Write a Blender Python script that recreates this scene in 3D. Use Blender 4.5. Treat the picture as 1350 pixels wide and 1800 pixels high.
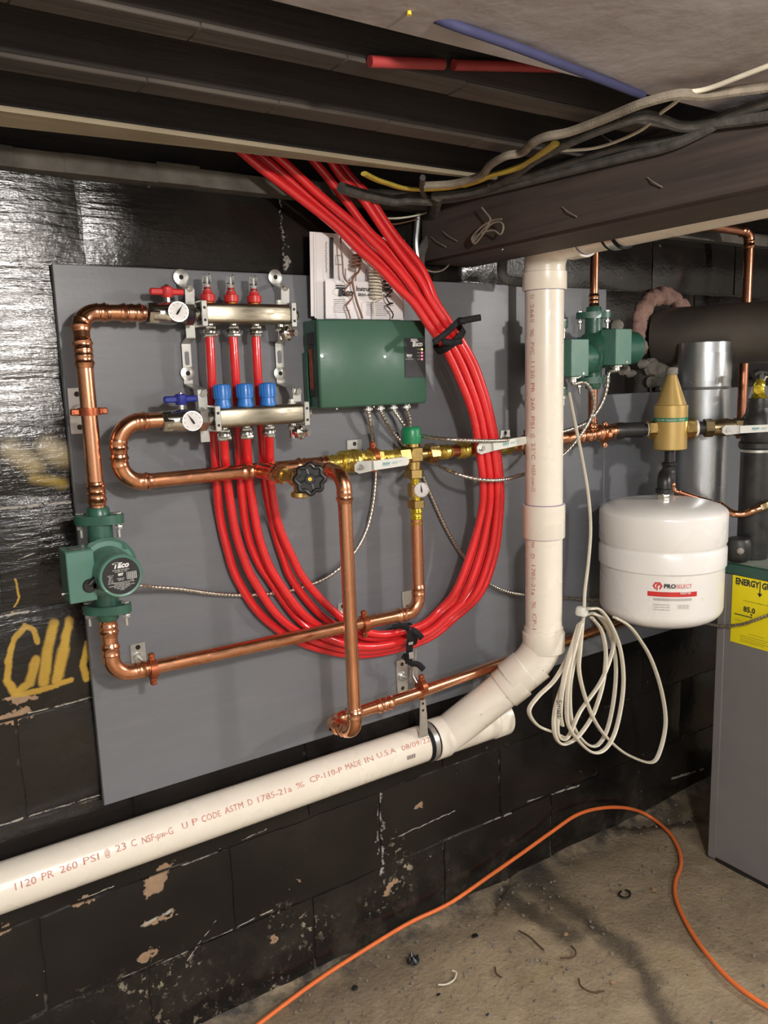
import bpy, math, random
from mathutils import Vector, Matrix
random.seed(7)
PI = math.pi
SC = bpy.context.scene
for o in list(bpy.data.objects): bpy.data.objects.remove(o)

# ---------------------------------------------------------------- camera
YAW, PIT, ROL, FPX = math.radians(33.477), math.radians(9.643), math.radians(-1.785), 1416.8
CAM = Vector((0, -1.65, 1.515))
FW = Vector((math.sin(YAW)*math.cos(PIT), math.cos(YAW)*math.cos(PIT), -math.sin(PIT)))
R0 = Vector((math.cos(YAW), -math.sin(YAW), 0)); U0 = R0.cross(FW)
RT = math.cos(ROL)*R0 + math.sin(ROL)*U0; UP = math.cos(ROL)*U0 - math.sin(ROL)*R0
cd = bpy.data.cameras.new('camera'); co = bpy.data.objects.new('camera', cd); SC.collection.objects.link(co)
cd.sensor_fit = 'VERTICAL'; cd.sensor_height = 24; cd.sensor_width = 18; cd.lens = FPX/1800*24
cd.clip_start = .02; cd.clip_end = 60
M = Matrix((RT, UP, -FW)).transposed().to_4x4(); M.translation = CAM; co.matrix_world = M
SC.camera = co

# ---------------------------------------------------------------- world, lights, exposure
w = bpy.data.worlds.new('world'); SC.world = w; w.use_nodes = True
w.node_tree.nodes['Background'].inputs[0].default_value = (.75, .8, .9, 1)
w.node_tree.nodes['Background'].inputs[1].default_value = .12
def lamp(name, loc, power, col=(1, .95, .88), size=.04):
    l = bpy.data.lights.new(name, 'POINT'); l.energy = power; l.color = col; l.shadow_soft_size = size
    o = bpy.data.objects.new(name, l); o.location = loc; SC.collection.objects.link(o); return o
lamp('ceiling_bulb', (.5, -1.85, 1.86), 52, (1, .94, .87), .05)
lamp('ceiling_bulb', (2.9, -2.1, 1.86), 62, (1, .95, .9), .05)
def fill_area(name, loc, sx, sy, power, col):
    l = bpy.data.lights.new(name, 'AREA'); l.shape = 'RECTANGLE'; l.size = sx; l.size_y = sy; l.energy = power; l.color = col
    o = bpy.data.objects.new(name, l); o.location = loc; SC.collection.objects.link(o); return o
fill_area('fill_light', (.2, -3.2, 1.85), 1.4, .3, 60, (.93, .96, 1))  # unseen area light added behind the camera as soft fill
vs = SC.view_settings; SC.display_settings.display_device = 'sRGB'
vs.view_transform = 'Standard'; vs.look = 'None'; vs.gamma = 1; vs.use_curve_mapping = False; vs.exposure = 0.42

# ---------------------------------------------------------------- measuring helpers (camera ray onto a real plane)
def ray(x, y): return FW + RT*((x-675)/FPX) - UP*((y-900)/FPX)
def W(x, y, off=0.0):
    r = ray(x, y); return CAM + r*((1.65-off)/r.y)
def PX(x, y, X):
    r = ray(x, y); return CAM + r*(X/r.x)
def PZ(x, y, z=0.0):
    r = ray(x, y); return CAM + r*((z-1.515)/r.z)

# ---------------------------------------------------------------- mesh helpers
V3 = Vector
def basis(d, ref=None):
    d = V3(d).normalized(); ref = V3(ref) if ref is not None else (V3((0, 0, 1)) if abs(d.z) < .9 else V3((1, 0, 0)))
    a = ref.cross(d).normalized(); b = d.cross(a); return a, b, d
def cr(pts, n=8, closed=False):
    pts = [V3(p) for p in pts]; L = len(pts); out = []
    seg = L if closed else L-1
    for i in range(seg):
        p1, p2 = pts[i], pts[(i+1) % L]
        p0 = pts[i-1] if (i or closed) else p1*2-p2
        p3 = pts[(i+2) % L] if (closed or i+2 < L) else p2*2-p1
        for k in range(n):
            t = k/n
            out.append(.5*((2*p1)+(p2-p0)*t+(2*p0-5*p1+4*p2-p3)*t*t+(3*p1-p0-3*p2+p3)*t**3))
    if not closed: out.append(pts[-1])
    return out
def fil(pts, R, n=8):
    pts = [V3(p) for p in pts]; out = [pts[0]]
    for i in range(1, len(pts)-1):
        a = (pts[i-1]-pts[i]); b = (pts[i+1]-pts[i]); la, lb = a.length, b.length; a.normalize(); b.normalize()
        ang = a.angle(b)
        if ang > 3.1: out.append(pts[i]); continue
        t = min(R/math.tan(ang/2), la*.49 if i > 1 else la*.98, lb*.49 if i < len(pts)-2 else lb*.98); r = t*math.tan(ang/2)
        c = pts[i]+(a+b).normalized()*(r/math.sin(ang/2)); s = pts[i]+a*t-c; e = pts[i]+b*t-c
        axq = s.cross(e); an = s.angle(e)
        for k in range(n+1): out.append(c+(Matrix.Rotation(an*k/n, 3, axq) @ s if an > .01 else s.lerp(e, k/n)))
    out.append(pts[-1]); return out
class MB:
    def __init__(s): s.v = []; s.f = []
    def add(s, v, f):
        n = len(s.v); s.v += [V3(p) for p in v]; s.f += [tuple(i+n for i in q) for q in f]; return s
    def box(s, c, d, b=0.0, R=None):
        hx, hy, hz = d[0]/2, d[1]/2, d[2]/2; c = V3(c); b = min(b, hx*.9, hy*.9, hz*.9)
        if b <= 0:
            v = [V3((x, y, z)) for x in (-hx, hx) for y in (-hy, hy) for z in (-hz, hz)]
            f = [(0, 1, 3, 2), (4, 6, 7, 5), (0, 4, 5, 1), (2, 3, 7, 6), (0, 2, 6, 4), (1, 5, 7, 3)]
        else:
            v = []; ix = {}
            for x in (-1, 1):
                for y in (-1, 1):
                    for z in (-1, 1):
                        for k in range(3):
                            e = [hx-b, hy-b, hz-b]; e[k] += b; ix[(x, y, z, k)] = len(v); v.append(V3((x*e[0], y*e[1], z*e[2])))
            f = []
            S = (-1, 1)
            for x in S:
                q = [ix[(x, -1, -1, 0)], ix[(x, 1, -1, 0)], ix[(x, 1, 1, 0)], ix[(x, -1, 1, 0)]]; f.append(q if x > 0 else q[::-1])
                q = [ix[(-1, x, -1, 1)], ix[(-1, x, 1, 1)], ix[(1, x, 1, 1)], ix[(1, x, -1, 1)]]; f.append(q if x > 0 else q[::-1])
                q = [ix[(-1, -1, x, 2)], ix[(1, -1, x, 2)], ix[(1, 1, x, 2)], ix[(-1, 1, x, 2)]]; f.append(q if x > 0 else q[::-1])
            for x in S:
                for y in S:
                    q = [ix[(x, y, -1, 0)], ix[(x, y, -1, 1)], ix[(x, y, 1, 1)], ix[(x, y, 1, 0)]]; f.append(q if x*y > 0 else q[::-1])
                    q = [ix[(-1, x, y, 1)], ix[(-1, x, y, 2)], ix[(1, x, y, 2)], ix[(1, x, y, 1)]]; f.append(q if x*y > 0 else q[::-1])
                    q = [ix[(x, -1, y, 2)], ix[(x, -1, y, 0)], ix[(x, 1, y, 0)], ix[(x, 1, y, 2)]]; f.append(q if x*y > 0 else q[::-1])
                    for z in S:
                        q = [ix[(x, y, z, 0)], ix[(x, y, z, 1)], ix[(x, y, z, 2)]]; f.append(q if x*y*z > 0 else q[::-1])
        if R is not None: v = [R @ p for p in v]
        return s.add([p+c for p in v], [tuple(q) for q in f])
    def tube(s, pts, r, n=12, closed=False, caps=True, flat=1.0, ref=None, spin=0):
        pts = [V3(p) for p in pts]; L = len(pts); rr = r if isinstance(r, (list, tuple)) else [r]*L
        T = []
        for i in range(L):
            a = pts[i-1] if (i or closed) else pts[i]; b = pts[(i+1) % L] if (i < L-1 or closed) else pts[i]
            T.append((b-a).normalized())
        a, b, _ = basis(T[0], ref); v = []; f = []
        for i in range(L):
            if i: 
                ax = T[i-1].cross(T[i])
                if ax.length > 1e-9: a = Matrix.Rotation(T[i-1].angle(T[i]), 3, ax) @ a
                a = (a-T[i]*a.dot(T[i])).normalized()
            b = T[i].cross(a)
            for k in range(n):
                t = 2*PI*k/n+spin; v.append(pts[i]+a*(math.cos(t)*rr[i])+b*(math.sin(t)*rr[i]*flat))
        for i in range(L if closed else L-1):
            j = (i+1) % L
            for k in range(n):
                m = (k+1) % n; f.append((i*n+k, i*n+m, j*n+m, j*n+k))
        if caps and not closed: f.append(tuple(range(n))[::-1]); f.append(tuple((L-1)*n+k for k in range(n)))
        return s.add(v, f)
    def lathe(s, o, d, prof, n=24, ref=None, spin=0.0):
        o = V3(o); a, b, d = basis(d, ref); v = []; f = []; L = len(prof)
        for h, r in prof:
            for k in range(n):
                t = 2*PI*k/n+spin; v.append(o+d*h+(a*math.cos(t)+b*math.sin(t))*max(r, 1e-5))
        for i in range(L-1):
            for k in range(n):
                m = (k+1) % n; f.append((i*n+k, i*n+m, (i+1)*n+m, (i+1)*n+k))
        f.append(tuple(range(n))[::-1]); f.append(tuple((L-1)*n+k for k in range(n)))
        return s.add(v, f)
    def cyl(s, p0, p1, r, n=20, c=.0):
        p0 = V3(p0); d = V3(p1)-p0; h = d.length
        pr = [(0, r), (h, r)] if not c else [(0, r-c), (c, r), (h-c, r), (h, r-c)]
        return s.lathe(p0, d, pr, n)
    def nut(s, p0, p1, r, spin=.26):
        p0 = V3(p0); d = V3(p1)-p0; h = d.length; c = min(h*.15, .0015)
        return s.lathe(p0, d, [(0, r*.93), (c, r), (h-c, r), (h, r*.93)], 6, spin=spin)
    def prism(s, poly, vec):
        poly = [V3(p) for p in poly]; n = len(poly); vec = V3(vec)
        v = poly+[p+vec for p in poly]
        nm = V3((0, 0, 0))
        for i in range(n): nm += poly[i].cross(poly[(i+1) % n])
        f = [tuple(range(n)), tuple(n+i for i in range(n))[::-1]]+[((i+1) % n, i, i+n, (i+1) % n+n) for i in range(n)]
        if nm.dot(vec) > 0: f = [q[::-1] for q in f]
        return s.add(v, f)
    def plate(s, o, ux, uy, pts, t):
        o = V3(o); ux = V3(ux); uy = V3(uy); return s.prism([o+ux*p[0]+uy*p[1] for p in pts], ux.cross(uy).normalized()*t)
def disc2(r, n=20, cx=0, cy=0, ry=None): return [(cx+r*math.cos(2*PI*k/n), cy+(ry or r)*math.sin(2*PI*k/n)) for k in range(n)]
def rrect(w, h, r, n=4):
    o = []
    for cx, cy, a0 in ((w/2-r, h/2-r, 0), (-w/2+r, h/2-r, PI/2), (-w/2+r, -h/2+r, PI), (w/2-r, -h/2+r, 1.5*PI)):
        for k in range(n+1): a = a0+PI/2*k/n; o.append((cx+r*math.cos(a), cy+r*math.sin(a)))
    return o

# ---------------------------------------------------------------- object helpers
COL = SC.collection
def root_of(o):
    while o.parent: o = o.parent
    return o
def props(o, label=None, cat=None, group=None, kind=None):
    for k, x in (('label', label), ('category', cat), ('group', group), ('kind', kind)):
        if x: o[k] = x
    return o
def T(name, loc, label, cat, group=None):
    o = bpy.data.objects.new(name, None); o.empty_display_size = .05; o.location = V3(loc); COL.objects.link(o)
    return props(o, label, cat, group)
def mesh(name, mb, mats, loc, sharp=38):
    me = bpy.data.meshes.new(name); loc = V3(loc)
    me.from_pydata([tuple(p-loc) for p in mb.v], [], mb.f)
    for m in (mats if isinstance(mats, list) else [mats]): me.materials.append(m)
    me.polygons.foreach_set('use_smooth', [True]*len(me.polygons))
    me.set_sharp_from_angle(angle=math.radians(sharp)); me.update(); return me
def part(name, mb, m, parent, label=None, sharp=38, kind=None):
    me = mesh(name, mb, m, root_of(parent).location, sharp)
    o = bpy.data.objects.new(name, me); COL.objects.link(o); o.parent = parent; return props(o, label, kind=kind)
def solo(name, mb, m, label, cat, group=None, kind=None, loc=None, sharp=38):
    if loc is None:
        lo = V3([min(p[i] for p in mb.v) for i in range(3)]); hi = V3([max(p[i] for p in mb.v) for i in range(3)])
        loc = V3(((lo.x+hi.x)/2, (lo.y+hi.y)/2, lo.z))
    me = mesh(name, mb, m, loc, sharp); o = bpy.data.objects.new(name, me); o.location = loc; COL.objects.link(o)
    return props(o, label, cat, group, kind)
def struct(name, mb, m, label=None): return solo(name, mb, m, label, None, kind='structure', loc=(0, 0, 0))
_tc = {}
def glyphs(txt, size, shear=0.0, bold=0.0, space=1.0):
    key = (txt, size, shear, bold, space)
    if key in _tc: return _tc[key]
    c = bpy.data.curves.new('tmp', 'FONT'); c.body = txt; c.size = size; c.shear = shear; c.offset = bold; c.space_character = space
    c.align_x = 'CENTER'; c.align_y = 'CENTER'; c.resolution_u = 2; c.fill_mode = 'FRONT'
    o = bpy.data.objects.new('tmp', c); COL.objects.link(o); dg = bpy.context.evaluated_depsgraph_get(); dg.update()
    me = o.evaluated_get(dg).to_mesh(); v = [(p.co.x, p.co.y) for p in me.vertices]; f = [tuple(p.vertices) for p in me.polygons]
    o.evaluated_get(dg).to_mesh_clear(); bpy.data.objects.remove(o); bpy.data.curves.remove(c); _tc[key] = (v, f); return v, f
def text(mb, txt, o, ux, uy, size, width=None, **k):
    v, f = glyphs(txt, size, **k)
    if not v: return mb
    wd = max(p[0] for p in v)-min(p[0] for p in v); s = (width/wd) if width else 1
    o = V3(o); ux = V3(ux).normalized(); uy = V3(uy).normalized()
    return mb.add([o+ux*(p[0]*s)+uy*p[1] for p in v], f)
def text_cyl(mb, txt, c0, axis, nrm, r, size, width, along=True, **k):
    """lettering wrapped round a cylinder: c0 on the axis, nrm = outward direction at the text centre"""
    v, f = glyphs(txt, size, **k); axis = V3(axis).normalized(); nrm = V3(nrm); nrm = (nrm-axis*nrm.dot(axis)).normalized(); side = nrm.cross(axis)
    wd = max(p[0] for p in v)-min(p[0] for p in v); s = width/wd; out = []
    for x, y in v:
        a, b = (x*s, y) if along else (y, x*s)
        t = b/r; out.append(V3(c0)+axis*a+(nrm*math.cos(t)+(side*(1 if along else -1))*math.sin(t))*r)
    return mb.add(out, f)

# ---------------------------------------------------------------- materials
class NT:
    def __init__(s, name):
        s.m = bpy.data.materials.new(name); s.m.use_nodes = True; s.t = s.m.node_tree; s.n = s.t.nodes; s.b = s.n['Principled BSDF']; s.box = None; s.used = []
    def new(s, ty, ins={}, **a):
        x = s.n.new(ty)
        for k, q in a.items(): setattr(x, k, q)
        for k, q in ins.items():
            if isinstance(q, bpy.types.NodeSocket): s.t.links.new(q, x.inputs[k])
            else: x.inputs[k].default_value = q
        return x
    def link(s, a, b): s.t.links.new(a, b)
    def noise(s, vec, scale, det=4, rough=.55, dist=0): return s.new('ShaderNodeTexNoise', {'Vector': vec, 'Scale': scale, 'Detail': det, 'Roughness': rough, 'Distortion': dist}).outputs[0]
    def math(s, op, a, b=0.0, clamp=False): return s.new('ShaderNodeMath', {0: a, 1: b}, operation=op, use_clamp=clamp).outputs[0]
    def mr(s, v, a, b, c=0.0, d=1.0, smooth=False):
        return s.new('ShaderNodeMapRange', {'Value': v, 'From Min': a, 'From Max': b, 'To Min': c, 'To Max': d}, interpolation_type='SMOOTHSTEP' if smooth else 'LINEAR').outputs[0]
    def mix(s, f, a, b):
        x = s.new('ShaderNodeMix', data_type='RGBA')
        for i, q in ((0, f), (6, a), (7, b)):
            if isinstance(q, bpy.types.NodeSocket): s.link(q, x.inputs[i])
            else: x.inputs[i].default_value = q if i == 0 else (*q[:3], 1)
        return x.outputs[2]
    def bump(s, h, strength=.3, dist=.002, nrm=None):
        d = {'Height': h, 'Strength': strength, 'Distance': dist}
        if nrm: d['Normal'] = nrm
        return s.new('ShaderNodeBump', d).outputs[0]
    def pos(s, scale=(1, 1, 1)):
        g = s.new('ShaderNodeNewGeometry').outputs['Position']
        return s.new('ShaderNodeVectorMath', {0: g, 1: scale}, operation='MULTIPLY').outputs[0]
    def obj(s, scale=(1, 1, 1)):
        g = s.new('ShaderNodeTexCoord').outputs['Object']
        return s.new('ShaderNodeVectorMath', {0: g, 1: scale}, operation='MULTIPLY').outputs[0]
def simple(name, col, rough=.5, metal=0.0, col2=None, ns=30, bs=0, bst=.2, bd=.001, coat=0.0, stretch=(1, 1, 1), rv=.12, lo=.35, hi=.7, spec=.5, **kw):
    N = NT(name); b = N.b; b.inputs['Metallic'].default_value = metal; b.inputs['Coat Weight'].default_value = coat; b.inputs['Specular IOR Level'].default_value = spec
    p = N.obj(stretch); n = N.noise(p, ns)
    if col2 is None: col2 = tuple(c*.82 for c in col)
    N.link(N.mix(N.mr(n, lo, hi), col, col2), b.inputs['Base Color'])
    N.link(N.mr(n, .3, .75, max(rough-rv, .03), rough+rv), b.inputs['Roughness'])
    if bs: N.link(N.bump(N.noise(p, bs, 3), bst, bd), b.inputs['Normal'])
    for k, q in kw.items(): b.inputs[k].default_value = q
    return N.m
M_copper = simple('copper', (.83, .42, .25), .26, 1, (.62, .27, .14), 22, 160, .12, .0005, rv=.1, stretch=(1, 1, .5))
M_copper_dark = simple('copper_tarnished', (.5, .22, .13), .34, 1, (.3, .12, .07), 25, 120, .15, .0005)
M_clamp = simple('copper_plated_clamp', (.42, .12, .05), .42, .75, (.3, .08, .035), 60)
M_brass = simple('brass', (.62, .45, .17), .3, 1, (.45, .31, .11), 60, 200, .25, .0006)
M_tape = simple('brass_under_sealing_tape', (.72, .55, .12), .28, .85, (.5, .34, .06), 70, 110, .8, .002)
M_ybrass = simple('yellow_press_brass', (.8, .62, .06), .25, .8, (.6, .45, .04), 60)
M_chrome = simple('nickel_plate', (.72, .71, .66), .22, 1, (.5, .49, .45), 45)
M_stain = simple('stainless_bar', (.36, .325, .25), .38, 1, (.27, .24, .18), 30, 300, .1, .0003, stretch=(1, 1, 6))
M_zinc = simple('zinc_strap', (.62, .62, .58), .38, .8, (.5, .5, .47), 40)
M_galv = simple('galvanized_sheet', (.55, .57, .58), .36, .9, (.33, .35, .37), 9, 60, .12, .001, stretch=(1, 1, .35), rv=.14)
M_armor = simple('armored_conduit', (.66, .63, .56), .3, .95, (.45, .42, .37), 90)
M_iron = simple('black_iron', (.018, .018, .019), .42, .2, (.034, .032, .03), 30, 150, .3, .0008)
M_duct = simple('black_smoke_pipe', (.06, .055, .048), .5, .2, (.12, .1, .082), 4, 40, .2, .002)
M_green = simple('green_cast_enamel', (.03, .115, .078), .4, 0, (.024, .09, .062), 20, 200, .15, .0005, coat=.3)
M_green_light = simple('green_sheet_enamel', (.085, .205, .155), .42, 0, (.075, .18, .135), 12, coat=.1)
M_green_box = simple('green_powder_coat', (.052, .135, .09), .46, 0, (.046, .122, .082), 14, 500, .1, .0004, coat=.08)
M_pvc = simple('white_pvc', (.84, .78, .67), .3, 0, (.74, .67, .56), 7, 60, .04, .001, coat=.25, rv=.08, lo=.5, hi=.9)
M_pvc_print = simple('red_print', (.5, .13, .1), .6, 0, (.66, .38, .3), 120)
M_primer = simple('purple_primer', (.16, .08, .3), .5)
M_red = simple('red_tube', (.72, .022, .026), .27, 0, (.62, .02, .022), 8, coat=.4, rv=.05)
M_reddim = simple('dim_red_tube', (.34, .035, .035), .6)  # tube red darkened in the colour so the overhead tubes look dimly lit
M_redp = simple('red_plastic', (.62, .03, .03), .4)
M_bluep = simple('blue_plastic', (.02, .17, .55), .38, 0, (.018, .15, .48), 30, coat=.2)
M_navy = simple('navy_handle', (.02, .03, .26), .4)
M_yel = simple('yellow_plastic', (.85, .6, .06), .4)
M_black = simple('black_plastic', (.012, .012, .013), .38, coat=.1)
M_rubber = simple('black_rubber', (.005, .005, .006), .7, spec=.3)
M_white = simple('white_enamel', (.84, .82, .79), .3, 0, (.82, .8, .765), 5, coat=.4, rv=.05)
M_face = simple('gauge_face', (.72, .68, .66), .4, coat=.8)
M_paper = simple('paper', (.85, .82, .83), .7, 0, (.8, .77, .78), 12)
M_ink = simple('black_ink', (.03, .03, .035), .6)
M_greyink = simple('grey_ink', (.32, .31, .32), .7)
M_lettering = simple('white_print', (.8, .8, .76), .6)
M_tape2 = simple('white_handle_sleeve', (.7, .7, .64), .4, 0, (.63, .63, .58), 40)
M_teal = simple('teal_print', (.08, .32, .36), .6)
M_gold = simple('gold_paint', (.55, .38, .13), .38, .35, (.48, .32, .1), 20, coat=.2)
M_gband = simple('green_band', (.02, .2, .09), .5)
M_gcap = simple('green_cap', (.01, .24, .09), .35, coat=.2)
M_energy = simple('yellow_sticker', (.85, .72, .01), .5, 0, (.8, .67, .01), 8)
M_boiler = simple('grey_boiler_jacket', (.19, .18, .175), .5, 0, (.17, .16, .158), 6, 400, .06, .0004)
M_boilertop = simple('dusty_green_lid', (.24, .27, .22), .7, 0, (.12, .16, .12), 18)
M_lidedge = simple('dark_green_lid_edge', (.02, .075, .055), .4)
M_orange = simple('orange_cord', (.85, .19, .045), .42, 0, (.78, .17, .04), 10)
M_cable = simple('white_cable', (.75, .7, .58), .48, 0, (.66, .61, .49), 20)
M_ycable = simple('yellow_cable', (.6, .44, .06), .5, 0, (.4, .3, .05), 25)
M_dcable = simple('old_grey_cable', (.1, .095, .085), .8, 0, (.05, .047, .042), 40, 200, .6, .002)
M_bcable = simple('tan_cloth_cable', (.27, .23, .18), .85, 0, (.17, .145, .11), 40, 250, .6, .002)
M_wbrown = simple('brown_wire', (.2, .085, .05), .5)
M_mortar_patch = simple('pink_mortar', (.34, .2, .16), .85, 0, (.2, .12, .1), 30, 40, .8, .01)
M_lightpatch = simple('grey_mortar', (.3, .28, .24), .9, 0, (.12, .11, .1), 30, 40, .8, .01)
def glass(name, col, rough=.02):
    N = NT(name); b = N.b; b.inputs['Base Color'].default_value = (*col, 1); b.inputs['Roughness'].default_value = rough
    b.inputs['Transmission Weight'].default_value = 1; b.inputs['IOR'].default_value = 1.3; return N.m
M_glass = glass('clear_plastic', (.95, .95, .93), .12)
def emit(name, col, s):
    N = NT(name); N.b.inputs['Base Color'].default_value = (*col, 1); N.b.inputs['Emission Color'].default_value = (*col, 1); N.b.inputs['Emission Strength'].default_value = s; return N.m
M_ledred = emit('lit_red_led', (1, .1, .15), 3); M_ledyel = emit('lit_yellow_led', (1, .8, .1), 3)

def wood(name, c1, c2, axis=0, rough=.75):
    N = NT(name); st = [60, 60, 60]; st[axis] = 2.2
    p = N.pos(tuple(st)); n = N.noise(p, 1, 5, .6, .6); big = N.noise(N.pos(), 3.5, 3)
    c = N.mix(N.mr(n, .3, .7), c1, c2); c = N.mix(N.mr(big, .4, .7, 0, .5), c, tuple(q*.45 for q in c2))
    N.link(c, N.b.inputs['Base Color']); N.b.inputs['Roughness'].default_value = rough
    N.link(N.bump(n, .5, .003), N.b.inputs['Normal']); return N.m
M_joist = wood('dark_joist_wood', (.05, .04, .036), (.026, .021, .02), 0)
M_joistlit = wood('lit_joist_edge', (.1, .08, .064), (.05, .042, .036), 0)  # joist wood in a paler tone: light on the bottom edges put into the colour
M_beam = wood('dark_beam_wood', (.085, .062, .052), (.04, .03, .027), 1)
M_deck = wood('old_ceiling_boards', (.2, .18, .18), (.14, .12, .115), 0)
M_sheet = simple('hazy_ceiling_sheet', (.47, .44, .46), .75, 0, (.3, .26, .25), 3.5, 30, .4, .003, lo=.38, hi=.62)
M_beige = wood('beige_lumber', (.42, .36, .25), (.33, .27, .18), 0)

# black tar painted block wall
def seg_group():
    g = bpy.data.node_groups.new('stroke', 'ShaderNodeTree')
    for nm, ty in (('P', 'NodeSocketVector'), ('A', 'NodeSocketVector'), ('AB', 'NodeSocketVector'), ('R', 'NodeSocketFloat'), ('Soft', 'NodeSocketFloat')):
        g.interface.new_socket(nm, in_out='INPUT', socket_type=ty)
    g.interface.new_socket('Mask', in_out='OUTPUT', socket_type='NodeSocketFloat')
    n = g.nodes; L = g.links.new; I = n.new('NodeGroupInput'); O = n.new('NodeGroupOutput')
    def vm(op, a, b=None):
        x = n.new('ShaderNodeVectorMath'); x.operation = op; L(a, x.inputs[0])
        if b is not None: L(b, x.inputs[1])
        return x
    pa = vm('SUBTRACT', I.outputs['P'], I.outputs['A']).outputs[0]
    d1 = vm('DOT_PRODUCT', pa, I.outputs['AB']).outputs['Value']; d2 = vm('DOT_PRODUCT', I.outputs['AB'], I.outputs['AB']).outputs['Value']
    h = n.new('ShaderNodeMath'); h.operation = 'DIVIDE'; h.use_clamp = True; L(d1, h.inputs[0]); L(d2, h.inputs[1])
    sc = n.new('ShaderNodeVectorMath'); sc.operation = 'SCALE'; L(I.outputs['AB'], sc.inputs[0]); L(h.outputs[0], sc.inputs['Scale'])
    ln = vm('LENGTH', vm('SUBTRACT', pa, sc.outputs[0]).outputs[0]).outputs['Value']
    q = n.new('ShaderNodeMath'); q.operation = 'MULTIPLY'; L(I.outputs['R'], q.inputs[0]); L(I.outputs['Soft'], q.inputs[1])
    mr = n.new('ShaderNodeMapRange'); mr.interpolation_type = 'SMOOTHSTEP'; L(ln, mr.inputs['Value']); L(q.outputs[0], mr.inputs['From Min']); L(I.outputs['R'], mr.inputs['From Max'])
    mr.inputs['To Min'].default_value = 1; mr.inputs['To Max'].default_value = 0; L(mr.outputs[0], O.inputs[0]); return g
SEG = seg_group()
def strokes(N, P, segs, soft=.4):
    out = None
    if N.box: segs = [s for s in segs if min(s[0][0], s[1][0])-s[2]-.035 < N.box[1] and max(s[0][0], s[1][0])+s[2]+.035 > N.box[0] and min(s[0][2], s[1][2])-s[2]-.035 < N.box[3] and max(s[0][2], s[1][2])+s[2]+.035 > N.box[2]]
    N.used += [tuple(s[0])+tuple(s[1]) for s in segs]
    if not segs: return N.new('ShaderNodeValue').outputs[0]
    for (a, b, r) in segs:
        x = N.n.new('ShaderNodeGroup'); x.node_tree = SEG; N.link(P, x.inputs['P'])
        x.inputs['A'].default_value = a; x.inputs['AB'].default_value = V3(b)-V3(a); x.inputs['R'].default_value = r; x.inputs['Soft'].default_value = soft
        out = x.outputs[0] if out is None else N.math('MAXIMUM', out, x.outputs[0])
    return out
def wseg(x0, y0, x1, y1, rpx):
    a = W(x0, y0); b = W(x1, y1); s = FPX/(a-CAM).dot(FW)
    return ((a.x, 0, a.z), (b.x+.0001, 0, b.z), rpx/s)
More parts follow.
